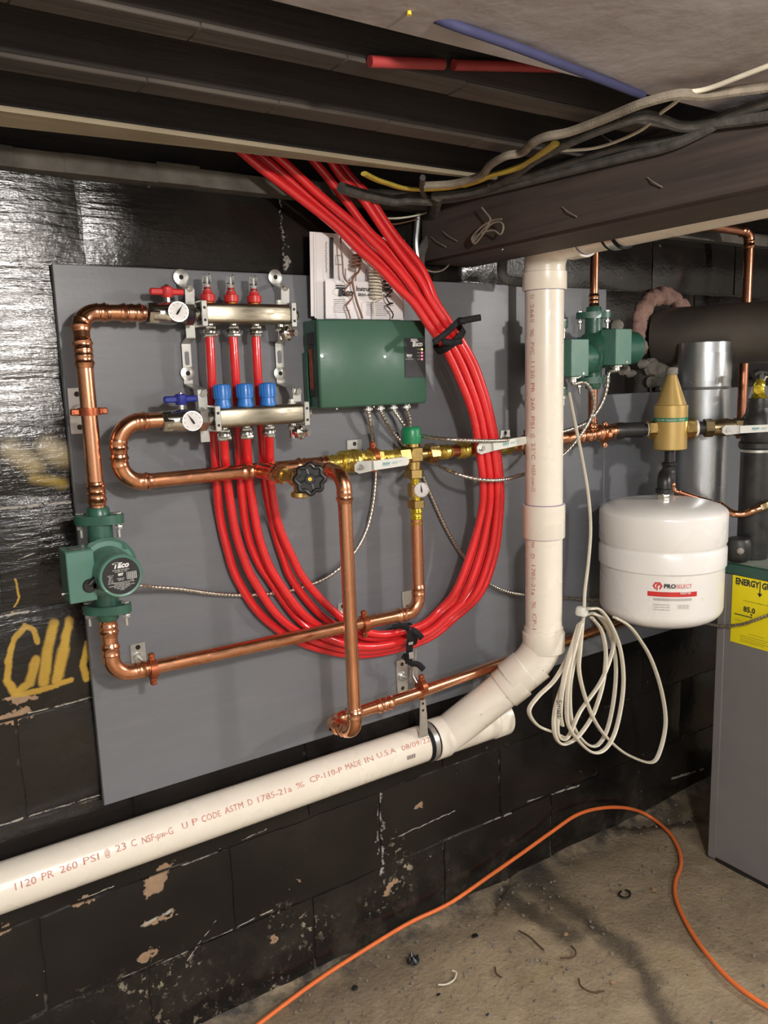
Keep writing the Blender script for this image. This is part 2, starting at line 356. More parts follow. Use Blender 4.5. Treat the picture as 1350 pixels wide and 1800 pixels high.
def wall_mat(name, mortar=False, box=None):
    N = NT(name); N.box = box; g = N.new('ShaderNodeNewGeometry').outputs['Position']
    flat = N.new('ShaderNodeVectorMath', {0: g, 1: (1, 0, 1)}, operation='MULTIPLY').outputs[0]
    nv = N.new('ShaderNodeTexNoise', {'Vector': g, 'Scale': 34.0, 'Detail': 6.0, 'Roughness': .65}).outputs[1]
    d = N.new('ShaderNodeVectorMath', {0: nv, 1: (-.5, -.5, -.5)}, operation='ADD').outputs[0]
    d = N.new('ShaderNodeVectorMath', {0: d, 'Scale': .075}, operation='SCALE').outputs[0]
    rag = N.new('ShaderNodeVectorMath', {0: N.new('ShaderNodeVectorMath', {0: flat, 1: d}, operation='ADD').outputs[0], 1: (1, 0, 1)}, operation='MULTIPLY').outputs[0]
    d2 = N.new('ShaderNodeVectorMath', {0: d, 'Scale': .15}, operation='SCALE').outputs[0]
    sl = N.new('ShaderNodeVectorMath', {0: N.new('ShaderNodeVectorMath', {0: flat, 1: d2}, operation='ADD').outputs[0], 1: (1, 0, 1)}, operation='MULTIPLY').outputs[0]
    sep = N.new('ShaderNodeSeparateXYZ', {0: g}); X, Z = sep.outputs[0], sep.outputs[2]
    big = N.noise(g, 4, 4); fine = N.noise(g, 45, 5, .65)
    col = N.mix(N.mr(big, .35, .7), (.008, .0072, .0066), (.018, .015, .013))
    # chipped speckles low on the wall and around the joints
    low = 1.0; sp = N.mr(fine, .57, .61)
    zone = strokes(N, sl, [wseg(500, 1625, 600, 1650, 60), wseg(150, 1780, 330, 1700, 60), wseg(640, 1600, 700, 1560, 40), wseg(300, 1800, 520, 1720, 70), wseg(690, 1480, 740, 1560, 30)], 0.0)
    spk = N.math('MULTIPLY', N.math('MULTIPLY', sp, zone), N.mr(N.noise(g, 8, 2), .4, .55))
    col = N.mix(spk, col, (.3, .26, .19))
    dust = N.math('MULTIPLY', N.mr(N.noise(g, 9, 5, .7), .45, .7), N.mr(Z, .0, .26, .8, 0), True)
    col = N.mix(dust, col, (.07, .058, .045))
    rare = N.mr(N.noise(g, 60, 2), .745, .77); col = N.mix(rare, col, (.2, .18, .15))
    if mortar:
        col = N.mix(N.math('MULTIPLY', N.mr(N.noise(g, 11, 4, .7), .57, .7), N.mr(Z, 1.05, 1.2, .8, .1)), col, (.14, .128, .105))
    # tan places where the paint came away
    chips = strokes(N, rag, [wseg(0, 1272, 44, 1256, 13), wseg(18, 1236, 58, 1224, 8), wseg(288, 1532, 268, 1560, 17), wseg(0, 1640, 14, 1636, 9), wseg(132, 1592, 158, 1578, 6),
                             wseg(256, 1630, 308, 1602, 5), wseg(250, 1690, 268, 1672, 8), wseg(730, 1422, 742, 1416, 6), wseg(520, 1552, 526, 1551, 3), wseg(680, 1566, 696, 1548, 6), wseg(478, 1655, 484, 1645, 4)], .75)
    col = N.mix(chips, col, N.mix(N.noise(g, 70, 3), (.42, .27, .16), (.22, .15, .1)))
    drip = strokes(N, rag, [wseg(668, 1395, 675, 1555, 4), wseg(494, 345, 505, 475, 2.5), wseg(860, 1180, 862, 1182, 2)], .6)
    col = N.mix(N.math('MULTIPLY', drip, N.mr(fine, .45, .55)), col, (.35, .33, .3))
    scf = strokes(N, sl, [wseg(205, 1726, 300, 1688, 2.5), wseg(232, 1716, 290, 1690, 3), wseg(300, 1688, 480, 1602, 2.2), wseg(320, 1522, 400, 1492, 2.5), wseg(400, 1492, 470, 1460, 1.6), wseg(250, 1628, 300, 1600, 4), wseg(330, 1690, 380, 1620, 1.2), wseg(60, 1618, 200, 1560, 1.5),
                            wseg(0, 1455, 40, 1440, 3), wseg(40, 1440, 175, 1400, 1.8), wseg(52, 1256, 160, 1228, 3), wseg(0, 895, 125, 882, 3), wseg(55, 880, 70, 870, 3), wseg(0, 1085, 50, 1076, 3), wseg(690, 1475, 800, 1425, 1.4), wseg(840, 1455, 900, 1430, 1.5), wseg(930, 1410, 1020, 1382, 2.2), wseg(1180, 1368, 1235, 1352, 3), wseg(20, 962, 45, 950, 1.6), wseg(30, 985, 60, 972, 1.3)], .3)
    scf = N.math('MULTIPLY', scf, N.mr(fine, .4, .52)); col = N.mix(scf, col, (.42, .39, .34)); spk = N.math('MAXIMUM', spk, scf)
    # pale smear and yellow sprayed strokes
    smear = strokes(N, sl, [wseg(20, 790, 60, 818, 30), wseg(85, 788, 112, 800, 34), wseg(60, 840, 110, 850, 16)], .0)
    col = N.mix(N.math('MULTIPLY', smear, .85), col, N.mix(N.mr(Z, 1.33, 1.4), (.36, .25, .06), (.42, .36, .24)))
    gr = strokes(N, sl, [wseg(66, 1128, 58, 1106, 6), wseg(58, 1106, 44, 1102, 6), wseg(44, 1102, 26, 1122, 7), wseg(26, 1122, 14, 1160, 7), wseg(14, 1160, 13, 1196, 8), wseg(13, 1196, 26, 1220, 9),
                         wseg(63, 1160, 52, 1200, 11), wseg(52, 1200, 30, 1216, 9), wseg(94, 1096, 84, 1140, 11), wseg(84, 1140, 76, 1200, 12), wseg(121, 1090, 112, 1140, 10), wseg(112, 1140, 100, 1196, 13),
                         wseg(100, 1204, 125, 1194, 7), wseg(155, 1130, 146, 1170, 8), wseg(146, 1170, 152, 1194, 8), wseg(30, 1222, 100, 1206, 7), wseg(22, 1078, 34, 1050, 2.5), wseg(34, 1050, 28, 1020, 2.5)], .45)
    col = N.mix(gr, col, N.mix(N.noise(g, 30, 3), (.5, .33, .05), (.38, .22, .04)))
    N.link(col, N.b.inputs['Base Color'])
    hot = N.math('MULTIPLY', N.mr(X, .28, .52, 1, 0), N.mr(Z, 1.42, 1.54, 0, 1)); rough = N.math('ADD', N.mr(N.noise(g, 14, 4), .35, .7, .13, .24), N.math('MULTIPLY', hot, .14))
    bare = N.math('MAXIMUM', chips, N.math('MAXIMUM', spk, dust)); rough = N.math('MAXIMUM', rough, N.math('MULTIPLY', bare, .85))
    N.link(rough, N.b.inputs['Roughness']); N.link(N.mr(hot, 0, 1, .4, 1.0), N.b.inputs['Specular IOR Level']); N.link(N.math('MULTIPLY', hot, .85), N.b.inputs['Coat Weight']); N.b.inputs['Coat Roughness'].default_value = .24; N.b.inputs['Coat IOR'].default_value = 1.9
    # horizontal trowel streaks, stronger up on the left
    st = N.noise(N.pos((9, 9, 75)), 1, 5, .6, .4); lump = N.noise(g, 24, 4, .6)
    wgt = N.math('MAXIMUM', N.math('MULTIPLY', N.mr(X, .35, .7, 1, .04), N.mr(Z, .8, 1.3, .12, 1)), .06)
    hh = N.math('ADD', N.math('MULTIPLY', st, wgt), N.math('MULTIPLY', lump, N.mr(X, .4, .9, .4, .22)))
    b1 = N.bump(hh, .6, .0055)
    nb_ = N.bump(N.noise(g, 120, 3), .25, .0015, b1); N.link(nb_, N.b.inputs['Normal']); N.link(nb_, N.b.inputs['Coat Normal']); N.m['used'] = str(N.used); return N.m
M_mortar = wall_mat('painted_mortar', True, (9, 9, 9, 9))
_wm = {}
def wall_for(x0, x1, z0, z1):
    m = wall_mat('black_tar_paint', False, (x0, x1, z0, z1)); k = m['used']
    if k in _wm: bpy.data.materials.remove(m); return _wm[k]
    _wm[k] = m; return m
M_wall = wall_for(9, 9, 9, 9)

def board_mat():
    N = NT('grey_painted_plywood'); g = N.pos(); st = N.noise(N.pos((5, 5, 60)), 1, 4, .6)
    big = N.noise(g, 2.5, 3); c = N.mix(N.mr(big, .35, .7), (.155, .163, .178), (.135, .14, .152))
    c = N.mix(N.math('MULTIPLY', N.mr(st, .45, .7), .25), c, (.19, .195, .21)); N.link(c, N.b.inputs['Base Color'])
    N.link(N.mr(big, .3, .7, .36, .48), N.b.inputs['Roughness'])
    N.link(N.bump(N.math('ADD', st, N.math('MULTIPLY', N.noise(g, 90, 3), .5)), .3, .0015), N.b.inputs['Normal']); return N.m
M_board = board_mat()
def floor_mat():
    N = NT('dirty_concrete'); g = N.pos(); a = N.noise(g, 3.2, 5, .6, .4); b = N.noise(g, 14, 5, .65); c = N.noise(g, 90, 3)
    col = N.mix(N.mr(a, .35, .68), (.34, .265, .17), (.22, .17, .11)); col = N.mix(N.math('MULTIPLY', N.mr(b, .45, .7), .6), col, (.4, .32, .21))
    sep = N.new('ShaderNodeSeparateXYZ', {0: g})
    flat = N.new('ShaderNodeVectorMath', {0: g, 1: (1, 1, 0)}, operation='MULTIPLY').outputs[0]
    dd = N.new('ShaderNodeVectorMath', {0: N.new('ShaderNodeVectorMath', {0: N.new('ShaderNodeTexNoise', {'Vector': g, 'Scale': 12.0, 'Detail': 4.0}).outputs[1], 1: (-.5, -.5, -.5)}, operation='ADD').outputs[0], 'Scale': .12}, operation='SCALE').outputs[0]
    P = N.new('ShaderNodeVectorMath', {0: N.new('ShaderNodeVectorMath', {0: flat, 1: dd}, operation='ADD').outputs[0], 1: (1, 1, 0)}, operation='MULTIPLY').outputs[0]
    def fs(x0, y0, x1, y1, r): p = PZ(x0, y0); q = PZ(x1, y1); return ((p.x, p.y, 0), (q.x, q.y+.0001, 0), r)
    dark = strokes(N, P, [fs(930, 1530, 1010, 1600, .09), fs(1010, 1600, 1120, 1680, .06), fs(1120, 1690, 1190, 1800, .05), fs(900, 1580, 1000, 1640, .06), fs(900, 1480, 1230, 1440, .05)], .1)
    col = N.mix(N.math('MULTIPLY', dark, .75), col, (.045, .036, .028))
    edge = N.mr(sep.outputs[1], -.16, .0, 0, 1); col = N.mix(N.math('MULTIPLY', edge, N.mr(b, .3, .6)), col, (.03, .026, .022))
    ylw = strokes(N, P, [fs(930, 1720, 970, 1700, .05), fs(1180, 1680, 1230, 1730, .04)], .0); col = N.mix(N.math('MULTIPLY', ylw, .35), col, (.3, .22, .1))
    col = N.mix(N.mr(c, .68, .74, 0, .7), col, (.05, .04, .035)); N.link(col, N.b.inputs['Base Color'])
    N.link(N.mr(a, .3, .7, .55, .75), N.b.inputs['Roughness'])
    N.link(N.bump(N.math('ADD', b, N.math('MULTIPLY', c, .5)), .8, .008), N.b.inputs['Normal']); return N.m
M_floor = floor_mat()
M_room = simple('old_painted_wall', (.5, .48, .45), .8)

# ================================================================ THE ROOM
def boxb(x0, x1, y0, y1, z0, z1, b=0.0): return MB().box(((x0+x1)/2, (y0+y1)/2, (z0+z1)/2), (x1-x0, y1-y0, z1-z0), b)
XL, XR, YF = -1.6, 3.6, -4.2
# floor: gently uneven slab with a worn channel and a broken spot beside the wall
def hsh(x, y): return (math.sin(x*12.9898+y*78.233)*43758.5453) % 1
def vn(x, y):
    i, j = math.floor(x), math.floor(y); u, v = x-i, y-j; u = u*u*(3-2*u); v = v*v*(3-2*v)
    return (hsh(i, j)*(1-u)+hsh(i+1, j)*u)*(1-v)+(hsh(i, j+1)*(1-u)+hsh(i+1, j+1)*u)*v
fb = MB(); chan = [PZ(905, 1590), PZ(1000, 1560), PZ(1100, 1680), PZ(1190, 1800), PZ(1250, 1900)]; crk = [PZ(935, 1470), PZ(1000, 1462), PZ(1100, 1452), PZ(1180, 1446), PZ(1250, 1424)]
pit = [PZ(862, 1600), PZ(884, 1560), PZ(900, 1530), PZ(945, 1475)]
def dseg(p, pl):
    m = 9
    for a, b in zip(pl, pl[1:]):
        ab = (b-a).xy; t = max(0, min(1, (p-a.xy).dot(ab)/ab.dot(ab))); m = min(m, (p-a.xy-ab*t).length)
    return m
xs = [XL+.1*i for i in range(20)]+[.4+.016*i for i in range(132)]+[2.52+.12*i for i in range(10)]
ys = [YF+.15*i for i in range(20)]+[-1.2+.016*i for i in range(76)]+[.02]
for x in xs:
    for y in ys:
        p = V3((x, y)); z = .006*(vn(x*4, y*4)-.5)+.004*(vn(x*13, y*13)-.5)+.002*(vn(x*40, y*40)-.5)
        d = dseg(p, chan); z -= .012*max(0, 1-d/.09)
        d = dseg(p, crk); z -= .016*max(0, 1-d/.014)
        d = dseg(p, pit); z -= .02*max(0, 1-d/.016)
        z += .018*max(0, 1+y/.05)**2*(.5+.7*vn(x*9, 3)) if y > -.05 else 0
        fb.v.append(V3((x, y, z)))
ny = len(ys)
for i in range(len(xs)-1):
    for j in range(ny-1): fb.f.append((i*ny+j, (i+1)*ny+j, (i+1)*ny+j+1, i*ny+j+1))
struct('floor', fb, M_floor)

wall = struct('wall_back', boxb(XL, XR, .008, .12, -.02, 1.905), M_mortar, 'black tar-coated concrete block wall behind the grey boards')
def block_mesh(k, h, w=.412):
    rnd = random.Random(k); mb = MB(); nx, nz = 7, 4; g = []
    for i in range(nx+1):
        for j in range(nz+1):
            e = i in (0, nx) or j in (0, nz); x = -w/2+w*i/nx; z = -h/2+h*j/nz
            if e: x += rnd.uniform(-.002, .002); z += rnd.uniform(-.002, .002)
            g.append(V3((x, (.005 if e else -.001)+rnd.uniform(-.0015, .0015), z)))
    f = [(i*(nz+1)+j, (i+1)*(nz+1)+j, (i+1)*(nz+1)+j+1, i*(nz+1)+j+1) for i in range(nx) for j in range(nz)]
    mb.add(g, f)
    ring = [i*(nz+1) for i in range(nx+1)]+[nx*(nz+1)+j for j in range(1, nz+1)]+[i*(nz+1)+nz for i in range(nx-1, -1, -1)]+[j for j in range(nz-1, 0, -1)]
    n0 = len(mb.v); mb.v += [V3((mb.v[i].x, .03, mb.v[i].z)) for i in ring]; L = len(ring)
    for i in range(L): mb.f.append((ring[i], n0+i, n0+(i+1) % L, ring[(i+1) % L]))
    me = mesh('block', mb, M_wall, (0, 0, 0), 60); return me
BM = [block_mesh(k, .209) for k in range(4)]; BT = [block_mesh(9+k, .155) for k in range(2)]
for k in range(9):
    z0 = .005+.217*k; x = (.21 if k % 2 else 0.0)-.42*4
    i = 0
    while x+.42 < XR:
        if x > XL-.05:
            o = bpy.data.objects.new('block', (BM[(i*3+k) % 4] if k < 8 else BT[i % 2])); COL.objects.link(o); o.parent = wall
            o.location = (x+.21, random.uniform(-.001, .001), z0+(.1085 if k < 8 else .0805))
            wm_ = wall_for(x, x+.42, z0, z0+.217)
            if wm_ is not M_wall: o.material_slots[0].link = 'OBJECT'; o.material_slots[0].material = wm_
        x += .42; i += 1
struct('wall_left', boxb(XL-.1, XL, YF, .12, 0, 2.2), M_room); struct('wall_right', boxb(XR, XR+.1, YF, .12, 0, 2.2), M_room)
struct('wall_front', boxb(XL-.1, XR+.1, YF-.1, YF, 0, 2.2), M_room)
struct('ceiling', boxb(XL-.1, XR+.1, YF-.1, .14, 2.12, 2.16), M_deck)
struct('trim_1', boxb(XL, XR, .035, .075, 1.905, 2.12), M_joist, 'dark rim board above the block wall')
M_sill = simple('dusty_sill', (.13, .115, .095), .85, 0, (.055, .05, .043), 12, 60, .5, .004)
sb = MB()
for i in range(60):      # crumbly sill bed along the top of the blocks
    x0 = XL+i*(XR-XL)/60; x1 = x0+(XR-XL)/60; h = random.uniform(-.004, .004); sb.box(((x0+x1)/2, .0, 1.918+h/2), (x1-x0+.001, .06+random.uniform(0, .003), .036+h*.6), .0006)
struct('trim_2', sb, M_sill, 'crumbly grey brown sill bed on top of the block wall')

# ceiling joists (parallel to the wall) and the beam that carries them
jl = ['dark joist nearest the wall, above the beige lumber strip', 'second dark joist from the wall, with a brown lower edge tinted as lit', 'third dark joist from the wall, faint brown edge tinted as lit', 'fourth joist from the wall, at the edge of the pale ceiling sheet']
for k, (y0, y1) in enumerate([(-.275, -.237), (-.492, -.445), (-.69, -.645)]):
    t = T('ceiling_joist', (1, (y0+y1)/2, 1.92), jl[k], 'joist', 'joists parallel to the block wall')
    part('plank', boxb(XL, XR, y0, y1, 1.925, 2.12, .004), M_joist, t)
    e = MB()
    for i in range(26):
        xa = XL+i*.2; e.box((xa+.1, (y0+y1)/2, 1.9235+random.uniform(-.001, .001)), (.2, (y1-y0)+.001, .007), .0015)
    if k < 3 and k > 0: part('lit_edge', e, M_joistlit, t, 'brown lower edge tinted as lit')
solo('beige_lumber_strip', MB().prism([V3((XL, -.283, 1.917)), V3((1.22, -.283, 1.917)), V3((1.22, -.277, 1.917)), V3((.2, -.2, 1.917)), V3((XL, -.18, 1.917))], (0, 0, .008)), M_beige, 'long tapering beige lumber strip under the joist nearest the wall', 'lumber')
bt = T('ceiling_beam', (1.3, -1.5, 1.765), 'massive dark brown timber beam running from the wall toward the viewer', 'beam')
part('timber', boxb(1.222, 1.386, YF+.05, -.002, 1.779, 1.915, .006), M_beam, bt)
nb = MB()
for px, py in ((930, 312), (1070, 245), (1150, 320), (1000, 372), (790, 415), (770, 425)):
    a = PX(px-12, py-8, 1.22); b = PX(px+14, py+9, 1.217); nb.tube([a, (a+b)/2+V3((-.004, 0, 0)), b], .0012, 6)
part('staple', nb, M_bcable, bt, 'small rusty staples and splinters')
solo('ceiling_sheet', boxb(XL, XR, -2.6, -.792, 1.921, 1.924), M_sheet, 'hazy grey brown ceiling sheet overhead at the upper right', 'ceiling board')

# red and blue tubing tucked up between the joists
a, b = W(650, 108, .7), W(779, 113, .7); solo('overhead_red_tube', MB().tube([a, b], .0075, 12), M_reddim, 'short red tube between the ceiling joists, left of the pair', 'tube')
a, b = W(797, 114, .7), W(1010, 119, .7); solo('overhead_red_tube', MB().tube([a, b], .0075, 12), M_reddim, 'longer red tube between the ceiling joists, right of the pair', 'tube')
M_bluet = simple('blue_tube', (.035, .038, .1), .8)
pa = [PZ(742, 22, 1.935), PZ(800, 45, 1.917), PZ(900, 80, 1.912), PZ(1000, 118, 1.912), PZ(1130, 168, 1.917)]
solo('overhead_blue_tube', MB().tube(cr(pa, 5), .006, 12), M_bluet, 'dull blue tube along the edge of the ceiling sheet', 'tube')

# ================================================================ BOARDS
BF = .018                     # board thickness
bl, br, bt_, bb = W(137, 940, BF).x, 1.872, W(95, 463, BF).z, W(180, 1418, BF).z
solo('mounting_board', boxb(bl, br, -BF, -.003, bb, bt_, .0015), M_board, 'large grey painted plywood board carrying the manifolds and control box', 'board', loc=((bl+br)/2, -.01, bb))
zt = W(1078, 693, BF).z
solo('mounting_board', boxb(br+.0006, 3.3, -BF, -.003, bb, zt, .0015), M_board, 'lower grey painted board on the right, behind the cone-topped gold canister', 'board', loc=(2.4, -.01, bb))

# ================================================================ PRESSED COPPER
def resamp(p, step=.0022):
    out = [p[0]]; 
    for a, b in zip(p, p[1:]):
        L = (b-a).length; n = max(1, int(L/step)); out += [a.lerp(b, k/n) for k in range(1, n+1)]
    return out
def fitting(mb, path, r, grow=.09, b0=True, b1=True):
    p = resamp(path); s = [0]
    for a, b in zip(p, p[1:]): s.append(s[-1]+(b-a).length)
    Lt = s[-1]; q = r/.0145; rr = []
    for x in s:
        rad = r*(1+grow)
        for d, on in ((x, b0), (Lt-x, b1)):
            if on:
                rad += .0026*q*math.exp(-((d-.009*q)/(.0026*q))**2)+.0013*q*math.exp(-((d-.022*q)/(.0018*q))**2)
                if d < .0012: rad -= .0012*q
        rr.append(rad)
    mb.tube(p, rr, 18); return mb
def elbow(parent, p0, c, p1, R, r, sock, mat=None, name='elbow'):
    p0, c, p1 = V3(p0), V3(c), V3(p1); a = (p0-c).normalized(); b = (p1-c).normalized(); t = R/math.tan(a.angle(b)/2)
    la, lb = min(t+sock, (p0-c).length), min(t+sock, (p1-c).length)
    return part(name, fitting(MB(), fil([c+a*la, c, c+b*lb], R, 10), r), mat or M_copper, parent)
def run(parent, pts, r, R=.036, sock=.026, mat=None):
    pts = [V3(p) for p in pts]; m = mat or M_copper
    for i in range(1, len(pts)-1):
        p0 = pts[i-1] if i == 1 else (pts[i-1]+pts[i])/2; p1 = pts[i+1] if i == len(pts)-2 else (pts[i+1]+pts[i])/2
        elbow(parent, p0, pts[i], p1, R, r, sock, m)
    for i in range(len(pts)-1):
        a, b = pts[i], pts[i+1]; d = (b-a).normalized(); L = (b-a).length
        tq = lambda j: R/math.tan((pts[j-1]-pts[j]).angle(pts[j+1]-pts[j])/2)+.004
        s = 0 if i == 0 else min(tq(i), L*.4); e = 0 if i == len(pts)-2 else min(tq(i+1), L*.4)
        if L-s-e > .01: part('pipe', MB().tube([a+d*s, b-d*e], r, 20), m, parent)
def coupling(parent, p0, p1, r, mat=None, name='coupling'): return part(name, fitting(MB(), [V3(p0), V3(p1)], r), mat or M_copper, parent)
R1 = .0148
ZU, ZL, ZH, ZB = 1.646, 1.443, 1.326, .948
xl = .379
t1 = T('copper_pipe_run', (xl, -.1, ZU), 'copper pipe from the upper manifold down to the left green pump', 'pipe', 'pressed copper pipe runs')
run(t1, [(.505, -.078, ZU), (.383, -.078, ZU), (xl, -.1, ZU-.075), (xl, -.1, 1.285)], R1, .034, .022)
coupling(t1, (.455, -.078, ZU), (.503, -.078, ZU), R1); coupling(t1, (xl, -.1, 1.29), (xl, -.1, 1.335), R1)
t2 = T('copper_pipe_run', (xl, -.1, ZB), 'copper pipe from the bottom of the left pump across to the green-capped mixing valve', 'pipe', 'pressed copper pipe runs')
XM = 1.118
zq = W(734, 1075, .1).z
run(t2, [(xl, -.1, 1.075), (xl, -.1, .952), (XM, -.1, zq), (XM, -.1, 1.17)], R1, .038, .03)
coupling(t2, (xl, -.1, 1.032), (xl, -.1, 1.075), R1)
t3 = T('copper_pipe_run', (.43, -.11, ZH), 'copper U-bend pipe from the lower manifold into the long horizontal header', 'pipe', 'pressed copper pipe runs')
run(t3, [(.528, -.12, ZL), (.425, -.112, ZL), (.425, -.1, ZH), (.7, -.1, ZH)], R1, .045, .014)
part('pipe', MB().tube([(.69, -.1, ZH), (.94, -.1, ZH)], R1, 20), M_copper, t3)
coupling(t3, (.672, -.1, ZH), (.755, -.1, ZH), R1, name='tee'); coupling(t3, (.80, -.1, ZH), (.885, -.1, ZH), R1, name='tee')
# forward stub with boiler drain and black handwheel
va = V3((.712, -.1, ZH)); 
part('tee_branch', fitting(MB(), [va, va+V3((.004, -.095, -.002))], R1, b0=False), M_copper, t3)
# down leg standing off the board
XD, OD = .851, .215
ztd, zbd = 1.307, W(622, 1290, OD).z
t4 = T('copper_pipe_run', (XD, -OD, zbd), 'tall copper pipe standing out in front of the board, from header to the lowest line', 'pipe', 'pressed copper pipe runs')
zl2 = .728
run(t4, [(.838, -.115, ZH-.003), (XD, -OD, ZH-.012), (XD+.004, -OD, zbd), (.846, -.105, zl2), (1.12, -.1, zl2+.004)], R1, .036, .028)
part('pipe', MB().tube([(1.10, -.1, zl2+.004), (2.0, -.045, zl2+.012)], R1, 20), M_copper, t4)
coupling(t4, (.98, -.1045, zl2+.002), (1.03, -.1045, zl2+.0025), R1)

# ================================================================ HANGER CLAMPS
def hanger(p, d, plate, label, up=(0, 0, 1), ear=.034, pw=.032, ph=.075, holes=2, rod=True, r=R1, plate_mat=None, ring_mat=None):
    """split-ring clamp at p on a pipe heading d, ears along `up`, steel plate on the board"""
    p = V3(p); d = V3(d).normalized(); up = V3(up).normalized(); f = d.cross(up).normalized()
    t = T('pipe_clamp', (p.x, -BF, p.z), label, 'clamp', 'copper ring pipe clamps')
    rg = MB(); rg.lathe(p-d*.007, d, [(0, r+.0015), (0, r+.0052), (.014, r+.0052), (.014, r+.0015)], 24)
    for s in (-1, 1): rg.box(p+up*s*(ear-.008), (0.001, 0.001, 0.001))
    part('ring', rg, ring_mat or M_clamp, t)
    for s in (-1, 1):
        c = p+up*s*(r+.0105); M3 = Matrix((d, up, f)).transposed()
        part('ear', MB().box(c, (.012, .016, .011), .002, M3), ring_mat or M_clamp, t)
        part('screw', MB().lathe(c+f*(-.0095 if f.y > 0 else .0095), (f if f.y < 0 else -f)*-1, [(0, .0035), (.004, .0035), (.0045, .003)], 10), ring_mat or M_clamp, t)
    if plate is not None:
        x, z, w_, h_ = plate; pl = MB(); o = V3((x, -BF, z))
        pl.box(o+V3((0, -.0018, 0)), (w_, .0036, h_), .0012); part('plate', pl, plate_mat or M_zinc, t)
        hs = [(0, .36*h_), (0, -.36*h_)][:holes]
        for hx, hz in hs: part('screw_hole', MB().lathe(o+V3((hx, -.0034, hz)), (0, -1, 0), [(0, .0052), (.0006, .0052)], 14), M_black, t)
        part('boss', MB().lathe(o+V3((0, -.0036, 0)), (0, -1, 0), [(0, .012), (.004, .0115), (.006, .009)], 18), plate_mat or M_zinc, t)
        if rod: part('rod', MB().tube([o+V3((0, -.004, 0)), V3((x, (p.y-BF)/2-.02, z)), p+V3((0, .012, 0))], .0038, 10), M_zinc, t)
    return t
pz = W(165, 723, .1).z
hanger((xl, -.1, pz), (0, 0, 1), (W(137, 722, BF).x, pz, .034, .088), 'copper clamp on the left vertical pipe with white plate', up=(1, 0, 0), plate_mat=M_white)
q = W(268, 1176, .1); hanger((q.x, -.1, q.z), (1, 0, 0), (W(243, 1155, BF).x, W(243, 1155, BF).z, .032, .062), 'copper clamp at the lower left elbow, long zinc bolt beside it', holes=1)
q = W(640, 1097, .1); hanger((q.x, -.1, q.z), (1, 0, 0), (W(602, 1085, BF).x, W(602, 1080, BF).z, .026, .06), 'copper clamp on the middle pipe just right of the tall copper pipe', holes=1)
q = W(741, 1208, .1); hanger((q.x, -.1, q.z), (1, 0, 0), (W(706, 1188, BF).x, W(706, 1188, BF).z, .034, .09), 'copper clamp on the lowest pipe above the plastic drain strap')
q = W(655, 800, .1); hanger((q.x, -.1, ZH+.004), (1, 0, 0), (W(622, 783, BF).x, W(622, 800, BF).z, .042, .075), 'copper clamp on the brass header beside the first white lever', holes=1, r=.017)
q = W(925, 772, .1); hanger((q.x, -.1, ZH+.004), (1, 0, 0), (W(887, 763, BF).x, W(887, 775, BF).z, .034, .06), 'copper clamp on the header just left of the plastic riser', holes=1)
q = W(1062, 760, .1); hanger((q.x, -.1, ZH+.004), (1, 0, 0), None, 'bright copper clamp on the header right of the plastic riser', r=.0185, ring_mat=M_copper)
# bare plate behind the middle elbow
zp = W(715, 1063, BF); t = T('mounting_plate', (zp.x, -BF, zp.z), 'zinc plate with a dark hole behind the elbow under the mixing valve', 'bracket')
part('plate', MB().box((zp.x, -BF-.0018, zp.z), (.03, .0036, .075), .001), M_zinc, t); part('screw_hole', MB().lathe((zp.x, -BF-.0034, zp.z-.004), (0, -1, 0), [(0, .005), (.0006, .005)], 12), M_black, t)

# ================================================================ BRASS HEADER
hd = T('brass_header', (1.1, -.1, ZH), 'brass header fittings wrapped in yellow sealing tape, between the valves', 'pipe')
def lumpy(mb, a, b, r, n=26, amp=.0022, seed=1):
    rnd = random.Random(seed); a, b = V3(a), V3(b)
    pts = [a.lerp(b, k/n) for k in range(n+1)]; mb.tube(pts, [r+rnd.uniform(-amp, amp) for _ in pts], 18); return mb
def HX(px): return W(px, 800, .1).x
part('union', lumpy(MB(), (HX(572), -.1, ZH), (HX(600), -.1, ZH), .018, 10, .001, 2), M_tape, hd)
mb = MB(); lumpy(mb, (HX(598), -.1, ZH), (HX(628), -.1, ZH), .0255, 14, .0018, 3); part('union_body', mb, M_tape, hd)
part('pipe', lumpy(MB(), (HX(668), -.1, ZH), (HX(722), -.1, ZH), .017, 16, .0015, 5), M_tape, hd)
part('nut', MB().nut((HX(697), -.1, ZH), (HX(716), -.1, ZH), .022), M_brass, hd)
part('nut', MB().nut((HX(750), -.1, ZH), (HX(766), -.1, ZH), .024), M_brass, hd)
part('nipple', MB().cyl((HX(735), -.1, ZH), (HX(752), -.1, ZH), .0125), M_brass, hd)
part('pipe', lumpy(MB(), (HX(766), -.1, ZH), (HX(790), -.1, ZH), .0175, 14, .002, 6), M_tape, hd)
part('pipe', MB().cyl((HX(788), -.1, ZH), (HX(806), -.1, ZH), .016), M_copper, hd, 'short bare copper length')
part('pipe', lumpy(MB(), (HX(804), -.1, ZH), (HX(845), -.1, ZH), .0185, 20, .0028, 8), M_tape, hd)
